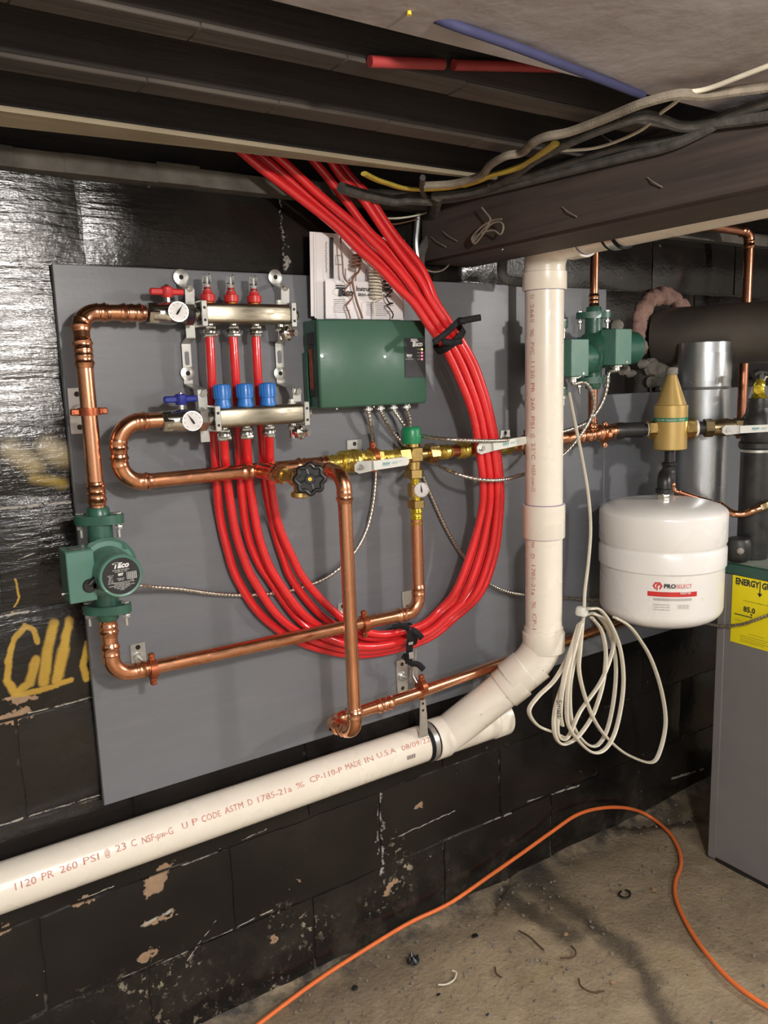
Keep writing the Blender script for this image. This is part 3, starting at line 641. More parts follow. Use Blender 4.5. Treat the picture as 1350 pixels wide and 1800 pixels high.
def ball_valve(name, a, b, pivot, tip, label, mat_body, r=.021, group='lever ball valves', print_=True):
    a, b, pivot, tip = V3(a), V3(b), V3(pivot), V3(tip); d = (b-a).normalized(); L = (b-a).length
    t = T(name, (a+b)/2, label, 'valve', group)
    part('body', MB().lathe(a, d, [(0, r*.8), (.006, r*.95), (L*.3, r), (L*.4, r*1.12), (L*.6, r*1.12), (L*.7, r), (L-.006, r*.95), (L, r*.8)], 20), mat_body, t)
    part('end_nut', MB().nut(a-d*.002, a+d*L*.22, r*1.15), mat_body, t); part('end_nut', MB().nut(b-d*L*.22, b+d*.002, r*1.15), mat_body, t)
    n = V3((0, -1, 0)) if abs(d.y) < .4 else V3((-d.y, d.x, 0))*(-1 if d.x > 0 else 1)
    n = V3((d.y, -d.x, 0)).normalized()
    c = a.lerp(b, .5)+n*r; sp = c+n*((pivot-c).dot(n))
    part('stem', MB().cyl(a.lerp(b, .5)+n*r*.6, pivot-n*.002, .0065), mat_body, t)
    u = (tip-pivot); L2 = u.length; u.normalize(); v = n.cross(u).normalized()
    if v.z < 0: v = -v
    h = MB(); base = pivot
    prof = [(-.012, .013), (.012, .0135), (.032, .0115), (.036, .0115)]
    h.plate(base, u, v, [(-.015, -.007), (-.015, .006), (-.006, .014), (.03, .0115), (.034, .0115), (.034, -.0115), (-.004, -.014)] if u.cross(v).dot(n) > 0 else [(-.015, -.007), (-.004, -.014), (.034, -.0115), (.034, .0115), (-.006, .014), (-.015, .006)], .0028)
    h2 = h.v; part('lever', h, M_zinc, t)
    part('lever_nut', MB().nut(pivot+n*.0026, pivot+n*.009, .0065), M_chrome, t)
    off = u*.033+n*.0
    pts = [(0, -.0105), (0, .0105)]+[(L2-.034+.0*k, 0) for k in []]+[(L2-.043+.0095*math.cos(x), .0098*math.sin(x)) for x in [PI/2-k*PI/8 for k in range(9)]]
    m = MB(); bn = u.cross(v).normalized(); s = 1 if bn.dot(n) > 0 else -1
    poly = [base+off+u*p[0]+v*p[1]+n*.001 for p in pts]; m.prism(poly, n*.0055); part('sleeve', m, M_tape2, t, 'long white plastic sleeve')
    if print_:
        tb = MB(); uu = u if u.x > 0 else -u
        o = base+off+u*(L2-.034)*.45+n*.0068
        text(tb, 'FNW', o-uu*.010, uu, v, .009, bold=.0004); text(tb, '420A', o+uu*.012, uu, v, .0072); text(tb, '600 WOG', o+uu*.027+v*.002, uu, v, .0032)
        for dk in (-.0045,): tb.box(o-uu*.010+v*dk, (.018, .0003, .0006))
        part('lettering', tb, M_teal, t, 'blue green print')
    return t
p1 = W(632, 812, .152); p2 = W(714, 797, .152)
ball_valve('ball_valve', (HX(626), -.1, ZH), (HX(668), -.1, ZH), (p1.x, -.152, ZH-.009), (p2.x+.004, -.152, ZH-.005), 'brass ball valve with white lever left of the mixing valve', M_tape, .02)
p1 = W(846, 788, .175); p2 = W(924, 773, .175)
ball_valve('ball_valve', (HX(842), -.1, ZH), (HX(896), -.1, ZH), (p1.x, -.175, p1.z), (p2.x, -.175, p2.z), 'brass ball valve with white lever over the red tubes', M_tape, .02)
# copper on to the right, past the riser
t5 = T('copper_pipe_run', (1.6, -.1, ZH), 'copper header pipe passing behind the plastic riser to the right', 'pipe', 'pressed copper pipe runs')
XE = 1.845
part('pipe', MB().tube([(HX(896), -.1, ZH), (XE-.02, -.1, ZH+.012)], .0165, 20), M_copper, t5)
coupling(t5, (HX(902), -.1, ZH), (HX(930), -.1, ZH), .0165); coupling(t5, (1.56, -.1, ZH+.004), (1.69, -.1, ZH+.006), .0168, name='tee')
coupling(t5, (1.745, -.1, ZH+.01), (1.835, -.1, ZH+.012), .0185); coupling(t5, (1.70, -.1, ZH+.006), (1.77, -.1, ZH+.01), .0165, name='tee')

# mixing valve column with green cap
mx = T('mixing_valve', (XM-.004, -.1, 1.17), 'brass mixing valve with green cap, nuts and small gauge hanging below', 'valve')
zc = ZH
part('body', MB().cyl((XM-.006, -.1, zc-.055), (XM-.006, -.1, zc+.03), .0175, 24, .002).box((XM-.006, -.105, zc+.002), (.034, .03, .036), .003), M_brass, mx)
part('cap', MB().lathe((XM-.009, -.1, zc+.028), (0, 0, 1), [(0, .0235), (.003, .0245), (.03, .0235), (.037, .0215), (.039, .019)], 12), M_gcap, mx, 'faceted green plastic cap')
def ZM(py): return W(728, py, .1).z
part('neck', MB().cyl((XM-.004, -.1, ZM(826)), (XM-.004, -.1, ZM(806)), .017), M_brass, mx)
part('nut', MB().nut((XM-.003, -.1, ZM(840)), (XM-.003, -.1, ZM(824)), .024, .2), M_brass, mx)
part('nipple', MB().cyl((XM-.002, -.1, ZM(856)), (XM-.002, -.1, ZM(838)), .011), M_ybrass, mx)
part('gauge_tee', MB().cyl((XM-.004, -.1, ZM(872)), (XM-.004, -.1, ZM(850)), .017).cyl((XM-.004, -.1, ZM(861)), (XM-.0, -.135, ZM(861)), .008), M_brass, mx)
part('nipple', MB().cyl((XM, -.1, ZM(884)), (XM, -.1, ZM(870)), .011), M_ybrass, mx)
part('nut', MB().nut((XM, -.1, ZM(893)), (XM, -.1, ZM(878)), .0225, .3), M_brass, mx)
part('press_adapter', fitting(MB(), [V3((XM, -.1, ZM(926))), V3((XM, -.1, ZM(893)))], .0135, .0), M_ybrass, mx)
def gauge(c, n, r, parent=None, ang=.9, red=False):
    c = V3(c); n = V3(n).normalized(); a, b, _ = basis(n, (0, 0, 1)); right, upv = a, b
    if upv.z < 0: right, upv = -right, -upv
    g = part('gauge', MB().lathe(c-n*.012, n, [(0, r*.55), (.003, r*.96), (.010, r), (.0125, r), (.0125, r*.93), (.0112, r*.92)], 28), M_chrome, parent)
    part('dial', MB().lathe(c-n*.0008, n, [(0, r*.93), (.0006, r*.92)], 28), M_face, g, 'pale pink-white dial')
    k = MB()
    for i in range(9):
        t = math.radians(-135+i*33.75); d = right*math.sin(t)+upv*math.cos(t); s = right*math.cos(t)-upv*math.sin(t)
        o = c+n*.0003; k.add([o+d*r*.72-s*r*.02, o+d*r*.72+s*r*.02, o+d*r*.86+s*r*.02, o+d*r*.86-s*r*.02], [(0, 1, 2, 3), (3, 2, 1, 0)])
    d = right*math.sin(ang)+upv*math.cos(ang); s = right*math.cos(ang)-upv*math.sin(ang); o = c+n*.0012
    k.add([o-d*r*.35-s*r*.09, o-d*r*.35+s*r*.09, o+s*r*.11, o+d*r*.7+s*r*.015, o+d*r*.7-s*r*.015, o-s*r*.11], [(0, 1, 2, 3, 4, 5), (5, 4, 3, 2, 1, 0)])
    part('needle', k, M_ink, g); return g
gc = W(741, 861, .14); gauge(gc, (-.55, -.83, .05), .0175, mx, -.1)

# boiler drain with black handwheel
c = W(545, 842, .27); dv = T('drain_valve', c, 'brass drain valve with black star handwheel in front of the header', 'valve')
s0 = va+V3((.004, -.09, -.002)); sx = V3((c.x, c.y, c.z))
ax = (sx-s0).normalized(); mid = s0.lerp(sx, .62)
part('collar', MB().nut(s0+ax*.004, s0+ax*.016, .018).cyl(s0+ax*.016, s0+ax*.04, .012).nut(s0+ax*.036, s0+ax*.05, .0185), M_brass, dv)
part('body', MB().lathe(s0+ax*.045, ax, [(0, .013), (.006, .0155), (.014, .0165), (.024, .012), (.028, .0085)], 20), M_brass, dv)
dwn = (V3((-.12, 0, -1))).normalized(); sp = s0+ax*.058
part('spout', MB().tube([sp, sp+dwn*.018+ax*-.002, sp+dwn*.03], [.011, .0105, .0105], 16).lathe(sp+dwn*.028, dwn, [(0, .013), (.002, .0165), (.01, .0165), (.012, .013)], 20), M_brass, dv)
part('stem', MB().cyl(s0+ax*.07, sx, .005), M_brass, dv)
wm = MB(); hn = V3((-.50, -.86, .06)).normalized(); a, b, _ = basis(hn)
rim = []; 
for k in range(64):
    t = 2*PI*k/64; rr = .0265+.0028*math.cos(8*t); rim.append(sx+(a*math.cos(t)+b*math.sin(t))*rr)
wm.tube(rim, .0052, 10, True)
for k in range(4):
    t = 2*PI*k/4+.3; wm.tube([sx+(a*math.cos(t)+b*math.sin(t))*.006, sx+(a*math.cos(t)+b*math.sin(t))*.025], .004, 8)
wm.prism([sx+(a*math.cos(2*PI*k/48)+b*math.sin(2*PI*k/48))*(.0245+.0028*math.cos(16*PI*k/48)) for k in range(48)], hn*.003)
wm.lathe(sx-hn*.004, hn, [(0, .0095), (.007, .0105), (.009, .009)], 16)
part('handwheel', wm, M_black, dv, 'glossy black scalloped handwheel'); part('stem_screw', MB().lathe(sx+hn*.005, hn, [(0, .0042), (.003, .004)], 8), M_yel, dv)

# ================================================================ MANIFOLDS
def tee_handle(parent, c, m, L=.032, name='handle'):
    c = V3(c); h = MB(); h.box(c+V3((-.019, 0, .002)), (.03, .01, .013), .003).box(c+V3((.019, 0, .002)), (.03, .01, .012), .003)
    h.lathe(c+V3((0, 0, -.009)), (0, 0, 1), [(0, .009), (.003, .011), (.018, .0115), (.021, .009)], 18)
    part(name, h, m, parent, 'coloured butterfly handle'); part('handle_screw', MB().lathe(c+V3((0, 0, .0115)), (0, 0, 1), [(0, .0055), (.003, .005), (.0042, .003)], 14), M_chrome, parent)
    part('stem', MB().cyl(c+V3((0, 0, -.02)), c+V3((0, 0, -.005)), .006), M_chrome, parent)
def manifold(z, off, x0, x1, ports, label, upper):
    t = T('manifold', ((x0+x1)/2, -off, z), label, 'manifold', 'stainless heating manifolds'); y = -off
    part('bar', MB().tube([(x0, y, z), (x0+.003, y, z), (x1-.003, y, z), (x1, y, z)], [.0205, .0225, .0225, .0205], 24, spin=.1), M_stain, t) if False else None
    bar = MB(); pr = [(a, b+.001) for a, b in rrect(.037, .041, .009, 4)]; sm = [(p[0]*.86, p[1]*.86) for p in pr]; vv = []; st = [(x0, sm), (x0+.004, pr), (x1-.004, pr), (x1, sm)]
    for x, q in st: vv += [V3((x, y+p[0], z+p[1])) for p in q]
    n = len(pr); ff = [(i*n+k, (i+1)*n+k, (i+1)*n+(k+1) % n, i*n+(k+1) % n) for i in range(3) for k in range(n)]+[tuple(range(n)), tuple(3*n+k for k in range(n))[::-1]]
    ff = [q[::-1] for q in ff]
    bar.add(vv, ff); part('bar', bar, M_stain, t)
    for k, px in enumerate(ports):
        f = MB(); f.lathe((px, y, z-.018), (0, 0, -1), [(0, .0085), (.006, .0085)], 16).nut((px, y, z-.022), (px, y, z-.029), .0115, .1*k).lathe((px, y, z-.029), (0, 0, -1), [(0, .0125), (.002, .0138), (.008, .0138), (.009, .0125)], 20).nut((px, y, z-.037), (px, y, z-.045), .0142, .3*k)
        part('tube_connector', f, M_chrome, t)
        if upper:
            m = part('flow_meter', MB().lathe((px, y, z+.023), (0, 0, 1), [(0, .012), (.002, .0146), (.010, .0152), (.015, .0148), (.0165, .0105), (.02, .0098), (.023, .009)], 12), M_redp, t, 'red flow meter base with clear cap')
            part('yellow_ring', MB().lathe((px, y, z+.018), (0, 0, 1), [(0, .0088), (.005, .0088)], 18), M_yel, m)
            part('sight_glass', MB().lathe((px, y, z+.0445), (0, 0, 1), [(0, .0075), (.016, .007), (.017, .0088), (.032, .0086), (.034, .0066)], 18), M_glass, m)
            part('scale', MB().lathe((px, y, z+.045), (0, 0, 1), [(0, .0052), (.012, .005), (.013, .0022), (.028, .002)], 12), M_white, m)
            part('float', MB().cyl((px, y, z+.0475), (px, y, z+.0525), .0056, 12), M_redp, m)
        else:
            pf = []
            for q in (0, 1): pass
            m = MB().lathe((px+.001, y, z+.018), (0, 0, 1), [(0, .0145), (.002, .0165), (.007, .017), (.0165, .0145), (.019, .0145), (.02, .0165), (.045, .0165), (.0475, .0155), (.049, .0125)], 32)
            cp = part('cap', m, M_bluep, t, 'bright blue manual cap')
            rb = MB()
            for q in range(16): a = 2*PI*q/16; rb.box((px+.001+.0166*math.cos(a), y+.0166*math.sin(a), z+.052), (.0016, .0016, .022), .0004, Matrix.Rotation(a, 3, 'Z'))
            part('grip_ribs', rb, M_bluep, cp, kind=None)
    # clamps at both ends
    for xe, s in ((x0-.004, -1), (x1+.004, 1)):
        c = MB(); c.box((xe, y-.019, z), (.012, .004, .05), .001).box((xe, y+.019, z), (.012, .004, .05), .001).box((xe, y, z+.0235), (.012, .038, .004), .001).box((xe, y, z-.0235), (.012, .038, .004), .001)
        part('end_clamp', c, M_zinc, t)
        for dz in (.011, -.013): part('clamp_screw', MB().lathe((xe, y-.0205, z+dz), (0, -1, 0), [(0, .003), (.0012, .003)], 10), M_iron, t)
    part('end_plug', MB().lathe((x1+.002, y, z), (1, 0, 0), [(0, .018), (.012, .018), (.013, .015)], 20).nut((x1+.013, y, z), (x1+.022, y, z), .0105), M_chrome, t)
    # left side: union, gauge, ball valve
    part('union', MB().cyl((x0-.022, y, z), (x0-.004, y, z), .013).nut((x0-.04, y, z), (x0-.022, y, z), .0235), M_chrome, t)
    xb = x0-.062
    part('valve_body', MB().lathe((x0-.108, y, z), (1, 0, 0), [(0, .015), (.004, .0195), (.026, .0205), (.032, .022), (.046, .022), (.055, .019), (.07, .017)], 24), M_chrome, t)
    part('valve_nut', MB().nut((x0-.112, y, z), (x0-.092, y, z), .0215, .0), M_chrome, t)
    tee_handle(t, (xb-.008, y, z+.039), M_redp if upper else M_navy)
    gauge((x0-.066, y-.045, z), (-.25, -.97, .05), .0188, t, .6 if upper else -.55)
    part('gauge_stem', MB().cyl((x0-.063, y-.036, z), (x0-.05, y-.015, z), .007), M_chrome, t)
    # vent and drain at the right end
    xv = x1-.02
    part('vent_nipple', MB().nut((xv, y, z+.018), (xv, y, z+.0235), .009).nut((xv, y, z+.0235), (xv, y, z+.031), .0062), M_tape2, t, 'cream air vent')
    part('drain_body', MB().cyl((xv, y, z-.018), (xv, y, z-.05), .0085).nut((xv, y, z-.024), (xv, y, z-.034), .011), M_chrome, t)
    part('drain_cock', MB().lathe((xv, y-.004, z-.037), (.42, -.9, -.05), [(0, .008), (.012, .009), (.014, .0145), (.02, .0155), (.024, .012), (.025, .006), (.034, .0055), (.035, .0075), (.039, .007)], 20), M_chrome, t)
    return t
ou, ol = .078, .12
U0x, U1x = W(356, 546, ou).x, W(506, 550, ou).x
L0x, L1x = W(380, 735, ol).x, W(529, 730, ol).x
UP_ = [W(p, 572, ou).x for p in (368.5, 409.5, 449.5)]; LP_ = [W(p, 755, ol).x for p in (393.5, 433, 473)]
manifold(ZU, ou, U0x, U1x, UP_, 'upper stainless manifold with red handle and three clear-topped red flow meters', True)
manifold(ZL-.003, ol, L0x, L1x, LP_, 'lower stainless manifold with navy handle and three bright blue caps', False)

def strap_bracket(px, label):
    x = W(px, 600, .03).x; d = W(px, 487, .03).z; t = T('manifold_bracket', (x, -BF, 1.5), label, 'bracket', 'zinc manifold brackets'); y = -BF-.004
    z1, z2 = d, W(px+10, 656, .03).z
    for i, z in enumerate((z1, z2)):
        r = .0165 if i == 0 else .0155
        w_ = part('washer', MB().lathe((x, y, z), (0, -1, 0), [(0, r), (.0022, r), (.003, r-.0015)], 28), M_zinc, t, 'round rubber-edged washer')
        part('screw_hole', MB().lathe((x, y-.003, z), (0, -1, 0), [(0, .0048), (.0005, .0048)], 12), M_rubber, w_)
    def strip(pts, w=.019):
        m = MB(); pts = [V3(p) for p in pts]
        for a, b in zip(pts, pts[1:]):
            dd = (b-a).normalized(); X = V3((1, 0, 0)); n = X.cross(dd).normalized()*.0014; X = dd.cross(n).normalized()*(w/2)
            m.add([a-X-n, a+X-n, b+X-n, b-X-n, a-X+n, a+X+n, b+X+n, b-X+n], [(0, 1, 2, 3), (7, 6, 5, 4), (0, 4, 5, 1), (1, 5, 6, 2), (2, 6, 7, 3), (3, 7, 4, 0)])
        return m
    part('strap', strip([(x, y-.001, z1-.014), (x, -ou+.012, z1-.028), (x, -ou-.005+.02, ZU+.02), (x, -ou+.023, ZU+.0), (x, -ou+.023, ZU-.045), (x, y-.002, ZU-.055), (x, y-.002, z2+.013)], .019), M_zinc, t)
    part('strap', strip([(x, y-.001, z2-.013), (x, y-.001, z2-.022), (x, -ol+.024, z2-.034), (x, -ol+.024, ZL-.05)], .019), M_zinc, t)
    part('slot', MB().plate((x-.0, y-.0045, ZU-.085), (1, 0, 0), (0, 0, 1), [(p[0], p[1]) for p in rrect(.0085, .028, .004, 4)], .0006), M_board, t)
    part('bolt', MB().nut((x, -ou+.018, z1-.027), (x, -ou+.008, z1-.027), .007).cyl((x, -ou+.018, z1-.027), (x, -ou, z1-.027), .0035), M_chrome, t)
    part('bolt', MB().nut((x, -ol+.022, z2-.04), (x, -ol+.012, z2-.04), .0075), M_chrome, t)
    return t
strap_bracket(328, 'zinc strap bracket at the left ends of both manifolds'); strap_bracket(492, 'zinc strap bracket at the right ends of both manifolds')

# ================================================================ CIRCULATOR PUMPS
def pump(c, mdir, bside, label, plate, dim=1.0, boxface=None):
    """c = centre of the volute on the vertical pipe; mdir = motor axis; bside = side of the terminal box"""
    c = V3(c); m = V3(mdir).normalized(); z = V3((0, 0, 1)); s = V3(bside).normalized()
    t = T('circulator_pump', c+V3((0, 0, -.1)), label, 'pump', 'green circulator pumps')
    part('volute', MB().lathe(c-m*.032, m, [(0, .024), (.008, .04), (.026, .048), (.05, .05), (.056, .056), (.062, .056)], 28).cyl(c+z*.082, c-z*.082, .0235, 24), M_green, t)
    for sg in (1, -1):
        o = c+z*(sg*.083); el = [(p[0], p[1]) for p in disc2(.0235, 28)]
        hull = [(math.copysign(1, math.cos(a))*0.018*abs(math.cos(a))**.6*1.0+.029*math.cos(a), .026*math.sin(a)) for a in [2*PI*k/28 for k in range(28)]]
        pd = m.cross(z).normalized() if abs(m.x) > .5 else V3((1, 0, 0))
        qd = pd.cross(z)
        pd, qd = (V3((.82, -.57, 0)), V3((.57, .82, 0))) if plate else (V3((.75, -.66, 0)), V3((.66, .75, 0)))
        part('flange', MB().plate(o-z*.004, pd, qd, hull, .0085), M_green, t)
        o2 = o+z*(sg*.0085)
        part('flange', MB().plate(o2-z*.004, pd, qd, hull, .0085).lathe(o2, z*sg, [(0, .022), (.004, .0215), (.016, .0205), (.019, .018)], 24), M_green, t)
        for e in (1, -1):
            q = o+pd*(e*.036)+z*(sg*.004)
            part('flange_bolt', MB().nut(q+z*.013, q+z*.0095-z*.0, .008).cyl(q+z*.012, q-z*.035, .0036, 10).nut(q-z*.012, q-z*.0195, .0078), M_zinc, t)
    mt = part('motor', MB().lathe(c+m*.03, m, [(0, .05), (.004, .05), (.005, .041), (.05, .04), (.052, .039), (.075, .0385), (.085, .0395), (.088, .0395), (.09, .0385), (.0905, .035)] if plate else [(0, .05), (.006, .05), (.008, .043), (.12, .043), (.122, .0455), (.132, .0455), (.134, .042)], 36), M_green_light if plate else M_green, t)
    for k in range(4):
        a = PI/4+k*PI/2; a1, b1, _ = basis(m); q = c+m*.03+(a1*math.cos(a)+b1*math.sin(a))*.05; part('motor_lug', MB().lathe(q, m, [(0, .006), (.006, .006)], 12), M_green, t)
    if plate:
        o = c+m*.1206; right = V3((-m.y, m.x, 0)).normalized(); right = right if right.x > 0 else -right; up = m.cross(right); up = up if up.z > 0 else -up
        part('rim', MB().lathe(c+m*.118, m, [(0, .0385), (.003, .0385), (.0045, .037), (.0028, .0335)], 40), M_green_light, mt)
        part('nameplate', MB().lathe(c+m*.1206, m, [(0, .0335), (.0008, .0332)], 40), M_black, mt, 'round black nameplate with white print')
        o = c+m*.1218; tb = MB()
        text(tb, 'Taco', o+up*.0195, right, up, .014, bold=.0006, shear=.3); tb.add([o+up*.0248+right*a-up*b for a, b in ((-.0135, 0), (.004, 0), (.003, .0022), (-.0145, .0022))], [(0, 1, 2, 3)])
        text(tb, 'Cartridge Circulator', o+up*.0118, right, up, .0036); text(tb, 'Cranston RI  USA', o+up*.0085, right, up, .003)
        text(tb, '007', o+up*.003-right*.001, right, up, .0062, bold=.0003); text(tb, 'MODEL NO.', o-up*.004-right*.001, right, up, .0026); text(tb, '007-F5', o-up*.0068-right*.001, right, up, .0034)
        for i in range(6): text(tb, ['VOLT 115', 'HZ 60', 'PH 1', 'AMP .71', 'HP 1/25', 'RPM 3250'][i], o+up*(.003-.0028*i)-right*.019, right, up, .0026)
        for i in range(6): tb.box(o+right*.018+up*(.0052-.0024*i), (.0001, .0001, .0001)); tb.add([o+right*.0095+up*(.0055-.0024*i), o+right*.0265+up*(.0055-.0024*i), o+right*.0265+up*(.0049-.0024*i), o+right*.0095+up*(.0049-.0024*i)], [(0, 1, 2, 3)])
        for i in range(6): tb.add([o+right*(.0095+.0034*i)+up*.0055, o+right*(.0095+.0034*i)-up*.0071, o+right*(.0101+.0034*i)-up*.0071, o+right*(.0101+.0034*i)+up*.0055], [(0, 1, 2, 3)])
        for i in range(6): text(tb, ['IMPEDANCE PROTECTED', 'MAX PRESSURE 125 PSI', 'FOR INDOOR USE WITH WATER ONLY', 'DO NOT OPERATE DRY', 'MAX TEMP 230 F', 'LISTED'][i], o-up*(.0115+.0026*i), right, up, .0026)
        text(tb, 'UL', o+right*.019-up*.0105, right, up, .006)
        part('lettering', tb, M_lettering, mt, sharp=180)
        # open terminal box on the left
        bc = c+m*.052-right*.058+up*.0; bx = MB()
        w_, h_, d_ = .046, .092, .052
        R3 = Matrix((right, m, up)).transposed()
        bx.box(bc+m*(d_/2), (w_, .002, h_), .0006, R3).box(bc-right*(w_/2), (.002, d_, h_), .0006, R3).box(bc+right*(w_/2)-up*.0, (.002, d_, h_), .0006, R3)
        part('terminal_box', bx, M_green_light, t, 'light green open-topped terminal box')
        tp = MB().box(bc+up*(h_/2)-m*.004, (w_, d_, .0018), .0005, R3); bo = part('box_top', tp, M_green_light, t)
        part('knockout', MB().lathe(bc+up*(h_/2+.001)-m*.006, up, [(0, .013), (.0008, .0125)], 24), M_galv, bo)
        part('box_bottom', MB().box(bc-up*(h_/2), (w_, d_, .0018), .0005, R3), M_green_light, t)
        pl = bc+right*.012-up*.018+m*(d_/2+.001)
        part('plug', MB().lathe(pl, m, [(0, .0125), (.004, .0125), (.0055, .011)], 24).box(pl+right*.018+up*.001+m*.0, (.034, .011, .021), .004, R3).tube([pl+m*.004-right*.002+up*.002, pl+m*.004+right*.012+up*.014], .0055, 10), M_black, t, 'black rubber strain plug')
        part('screw_wire', MB().tube([pl+m*.007+right*.008+up*.006, pl+m*.008+right*.014+up*.017], .0011, 8), M_zinc, t)
        part('side_screw', MB().lathe(bc-right*(w_/2)-up*.032, -right, [(0, .002), (.006, .002), (.006, .0042), (.009, .0036)], 12), M_chrome, t)
    else:
        bc = c+V3(s)*.055+m*.028; R3 = Matrix((m, -s, z)).transposed()
        part('terminal_box', MB().box(bc, (.066, .05, .094), .0015, R3), M_green_light, t, 'lighter green terminal box')
        part('box_screw', MB().lathe(bc+s*.025+m*.012-z*.04, s, [(0, .004), (.002, .0035)], 10), M_chrome, t)
        part('box_seam', MB().box(bc-m*.031+s*.0, (.003, .051, .095), .0005, R3), M_green, t)
        part('cable_clamp', MB().box(bc-z*.05, (.03, .022, .007), .002, R3).cyl(bc-z*.047, bc-z*.062, .011), M_zinc, t)
        t['clamp'] = tuple(bc-z*.06)
        del t['clamp']
    return t, c
zp1 = 1.176
pump((xl, -.1, zp1), (.0, -1, 0), (-1, 0, 0), 'green circulator pump with round black nameplate at the left edge of the board', True)
p3c = V3((1.728, -.1, W(1047, 612, .1).z)); p2c = V3((W(966, 630, .1).x, -.1, W(966, 631, .1).z))
pump(p3c, (1, 0, 0), (0, -1, 0), 'dark green circulator pump furthest right, beside the black smoke pipe', False)
pump(p2c, (1, 0, 0), (0, -1, 0), 'dark green circulator pump partly hidden behind the plastic riser', False)
t6 = T('copper_pipe_run', (p3c.x, -.1, 1.8), 'copper pipe rising from the right-hand pump into the ceiling', 'pipe', 'pressed copper pipe runs')
part('pipe', MB().tube([p3c+V3((0, 0, .105)), (p3c.x, -.1, 2.115)], .0115, 18), M_copper_dark, t6); coupling(t6, p3c+V3((0, 0, .108)), p3c+V3((0, 0, .145)), .0118)
t6 = T('copper_pipe_run', (p3c.x-.012, -.1, ZH), 'short copper pipe under the right-hand pump down to the header', 'pipe', 'pressed copper pipe runs')
part('pipe', MB().tube([p3c-V3((0, 0, .105)), (p3c.x, -.1, ZH+.012)], .0125, 18), M_copper_dark, t6); coupling(t6, (p3c.x, -.1, ZH+.016), (p3c.x, -.1, ZH+.045), .0126)
t6 = T('copper_pipe_run', (p2c.x, -.1, ZH), 'copper pipe under and over the pump hidden by the riser', 'pipe', 'pressed copper pipe runs')
part('pipe', MB().tube([p2c-V3((0, 0, .105)), (p2c.x, -.1, ZH+.012)], .0125, 18), M_copper_dark, t6); part('pipe', MB().tube([p2c+V3((0, 0, .105)), (p2c.x, -.1, 2.115)], .0115, 18), M_copper_dark, t6)

# ================================================================ CONTROL BOX
fo = .088
A = W(556, 563, fo); B = W(750, 561, fo); C_ = W(750, 708, fo); D_ = W(566, 719, fo)
x0, x1, z0, z1 = (A.x+D_.x)/2, (B.x+C_.x)/2, (C_.z+D_.z)/2, (A.z+B.z)/2
cb = T('control_box', ((x0+x1)/2, -BF, z0), 'green relay control box with black indicator panel and lit lamps', 'control box')
xm, zm, wx, hz = (x0+x1)/2, (z0+z1)/2, x1-x0, z1-z0
part('back_box', MB().box((xm, -(BF+.001+fo-.012)/2, zm), (wx-.004, fo-.012-BF, hz-.002), .002), M_green, cb)
part('cover', MB().box((xm, -fo+.0065, zm), (wx, .013, hz), .0045), M_green_box, cb, sharp=60)
part('hinge_lip', MB().box((x0-.002, -.03, z0+hz*.33), (.004, .018, hz*.62), .001), M_green, cb)
kb = MB(); ks = part('knockout_slot', MB().box((x0+.0005, -.055, zm-.01), (.008, .014, hz*.46), .001), M_clamp, cb, 'rust-coloured open slot in the side')
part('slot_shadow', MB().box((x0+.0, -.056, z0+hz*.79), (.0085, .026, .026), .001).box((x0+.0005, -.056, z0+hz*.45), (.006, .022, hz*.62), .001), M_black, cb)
yf = -fo-.0002
def BX(px, py): return W(px, py, fo)
pa, pb = BX(710, 594), BX(748, 663); pxm, pzm = (pa.x+pb.x)/2, (pa.z+pb.z)/2
pn = part('indicator_panel', MB().box((pxm-.0005, yf-.0005, pzm), (abs(pb.x-pa.x)-.001, .0014, abs(pb.z-pa.z)), .0004), M_ink, cb, 'charcoal panel with white print')
tb = MB(); yt = yf-.0016; R_, U_ = V3((1, 0, 0)), V3((0, 0, 1))
def logo(tb, o, r, u, s):
    o = V3(o); q = lambda pts: tb.add([o+r*(a*s)+u*(b*s) for a, b in pts], [tuple(range(len(pts)))])
    q([(-1.3, .95), (.35, .95), (.28, .78), (-1.35, .78)]); q([(-1.1, .66), (.6, .66), (.5, .42), (-1.45, .42)]); q([(-.75, .42), (-.1, .42), (-.3, -.62), (-.9, -.62)])
    text(tb, 'aco', o+r*(.72*s)-u*(.08*s), r, u, 1.45*s, bold=.05*s, space=.9)
logo(tb, (BX(731, 601).x-.001, yt, BX(731, 604).z), R_, U_, .0115)
text(tb, 'SR503', (BX(719, 626).x, yt, BX(719, 625).z), R_, U_, .0062, bold=.0003); text(tb, '3 ZONE', (BX(719, 626).x, yt, BX(719, 628.5).z), R_, U_, .003); text(tb, 'SWITCHING RELAY', (BX(719, 631).x, yt, BX(719, 631.5).z), R_, U_, .0026)
for k, (py, s, mm) in enumerate(((614, 'POWER', M_ledyel), (620, 'ZONE 1', M_ledred), (625.5, 'ZONE 2', M_ledred), (631.5, 'ZONE 3', M_ledred))):
    q = BX(741, py); part('led', MB().lathe((q.x, yf-.001, q.z), (0, -1, 0), [(0, .0022), (.001, .0021), (.0018, .001)], 12), mm, pn, ('yellow' if k == 0 else 'red')+' lit indicator')
    text(tb, s, (q.x-.0085, yt, q.z), R_, U_, .0029)
part('lettering', tb, M_lettering, pn, sharp=180)
kx = [W(p, 718, .06).x for p in (649, 670, 693, 716)]
for k in range(4):
    part('cable_connector', MB().cyl((kx[k], -.055, z0+.002), (kx[k], -.055, z0-.012), .0085).box((kx[k], -.055, z0-.008), (.022, .012, .007), .002), M_zinc, cb)
for k in range(3): part('bottom_screw', MB().lathe((x0+.05+.1*k, -.07, z0), (0, 0, -1), [(0, .003), (.004, .003)], 8), M_zinc, cb)

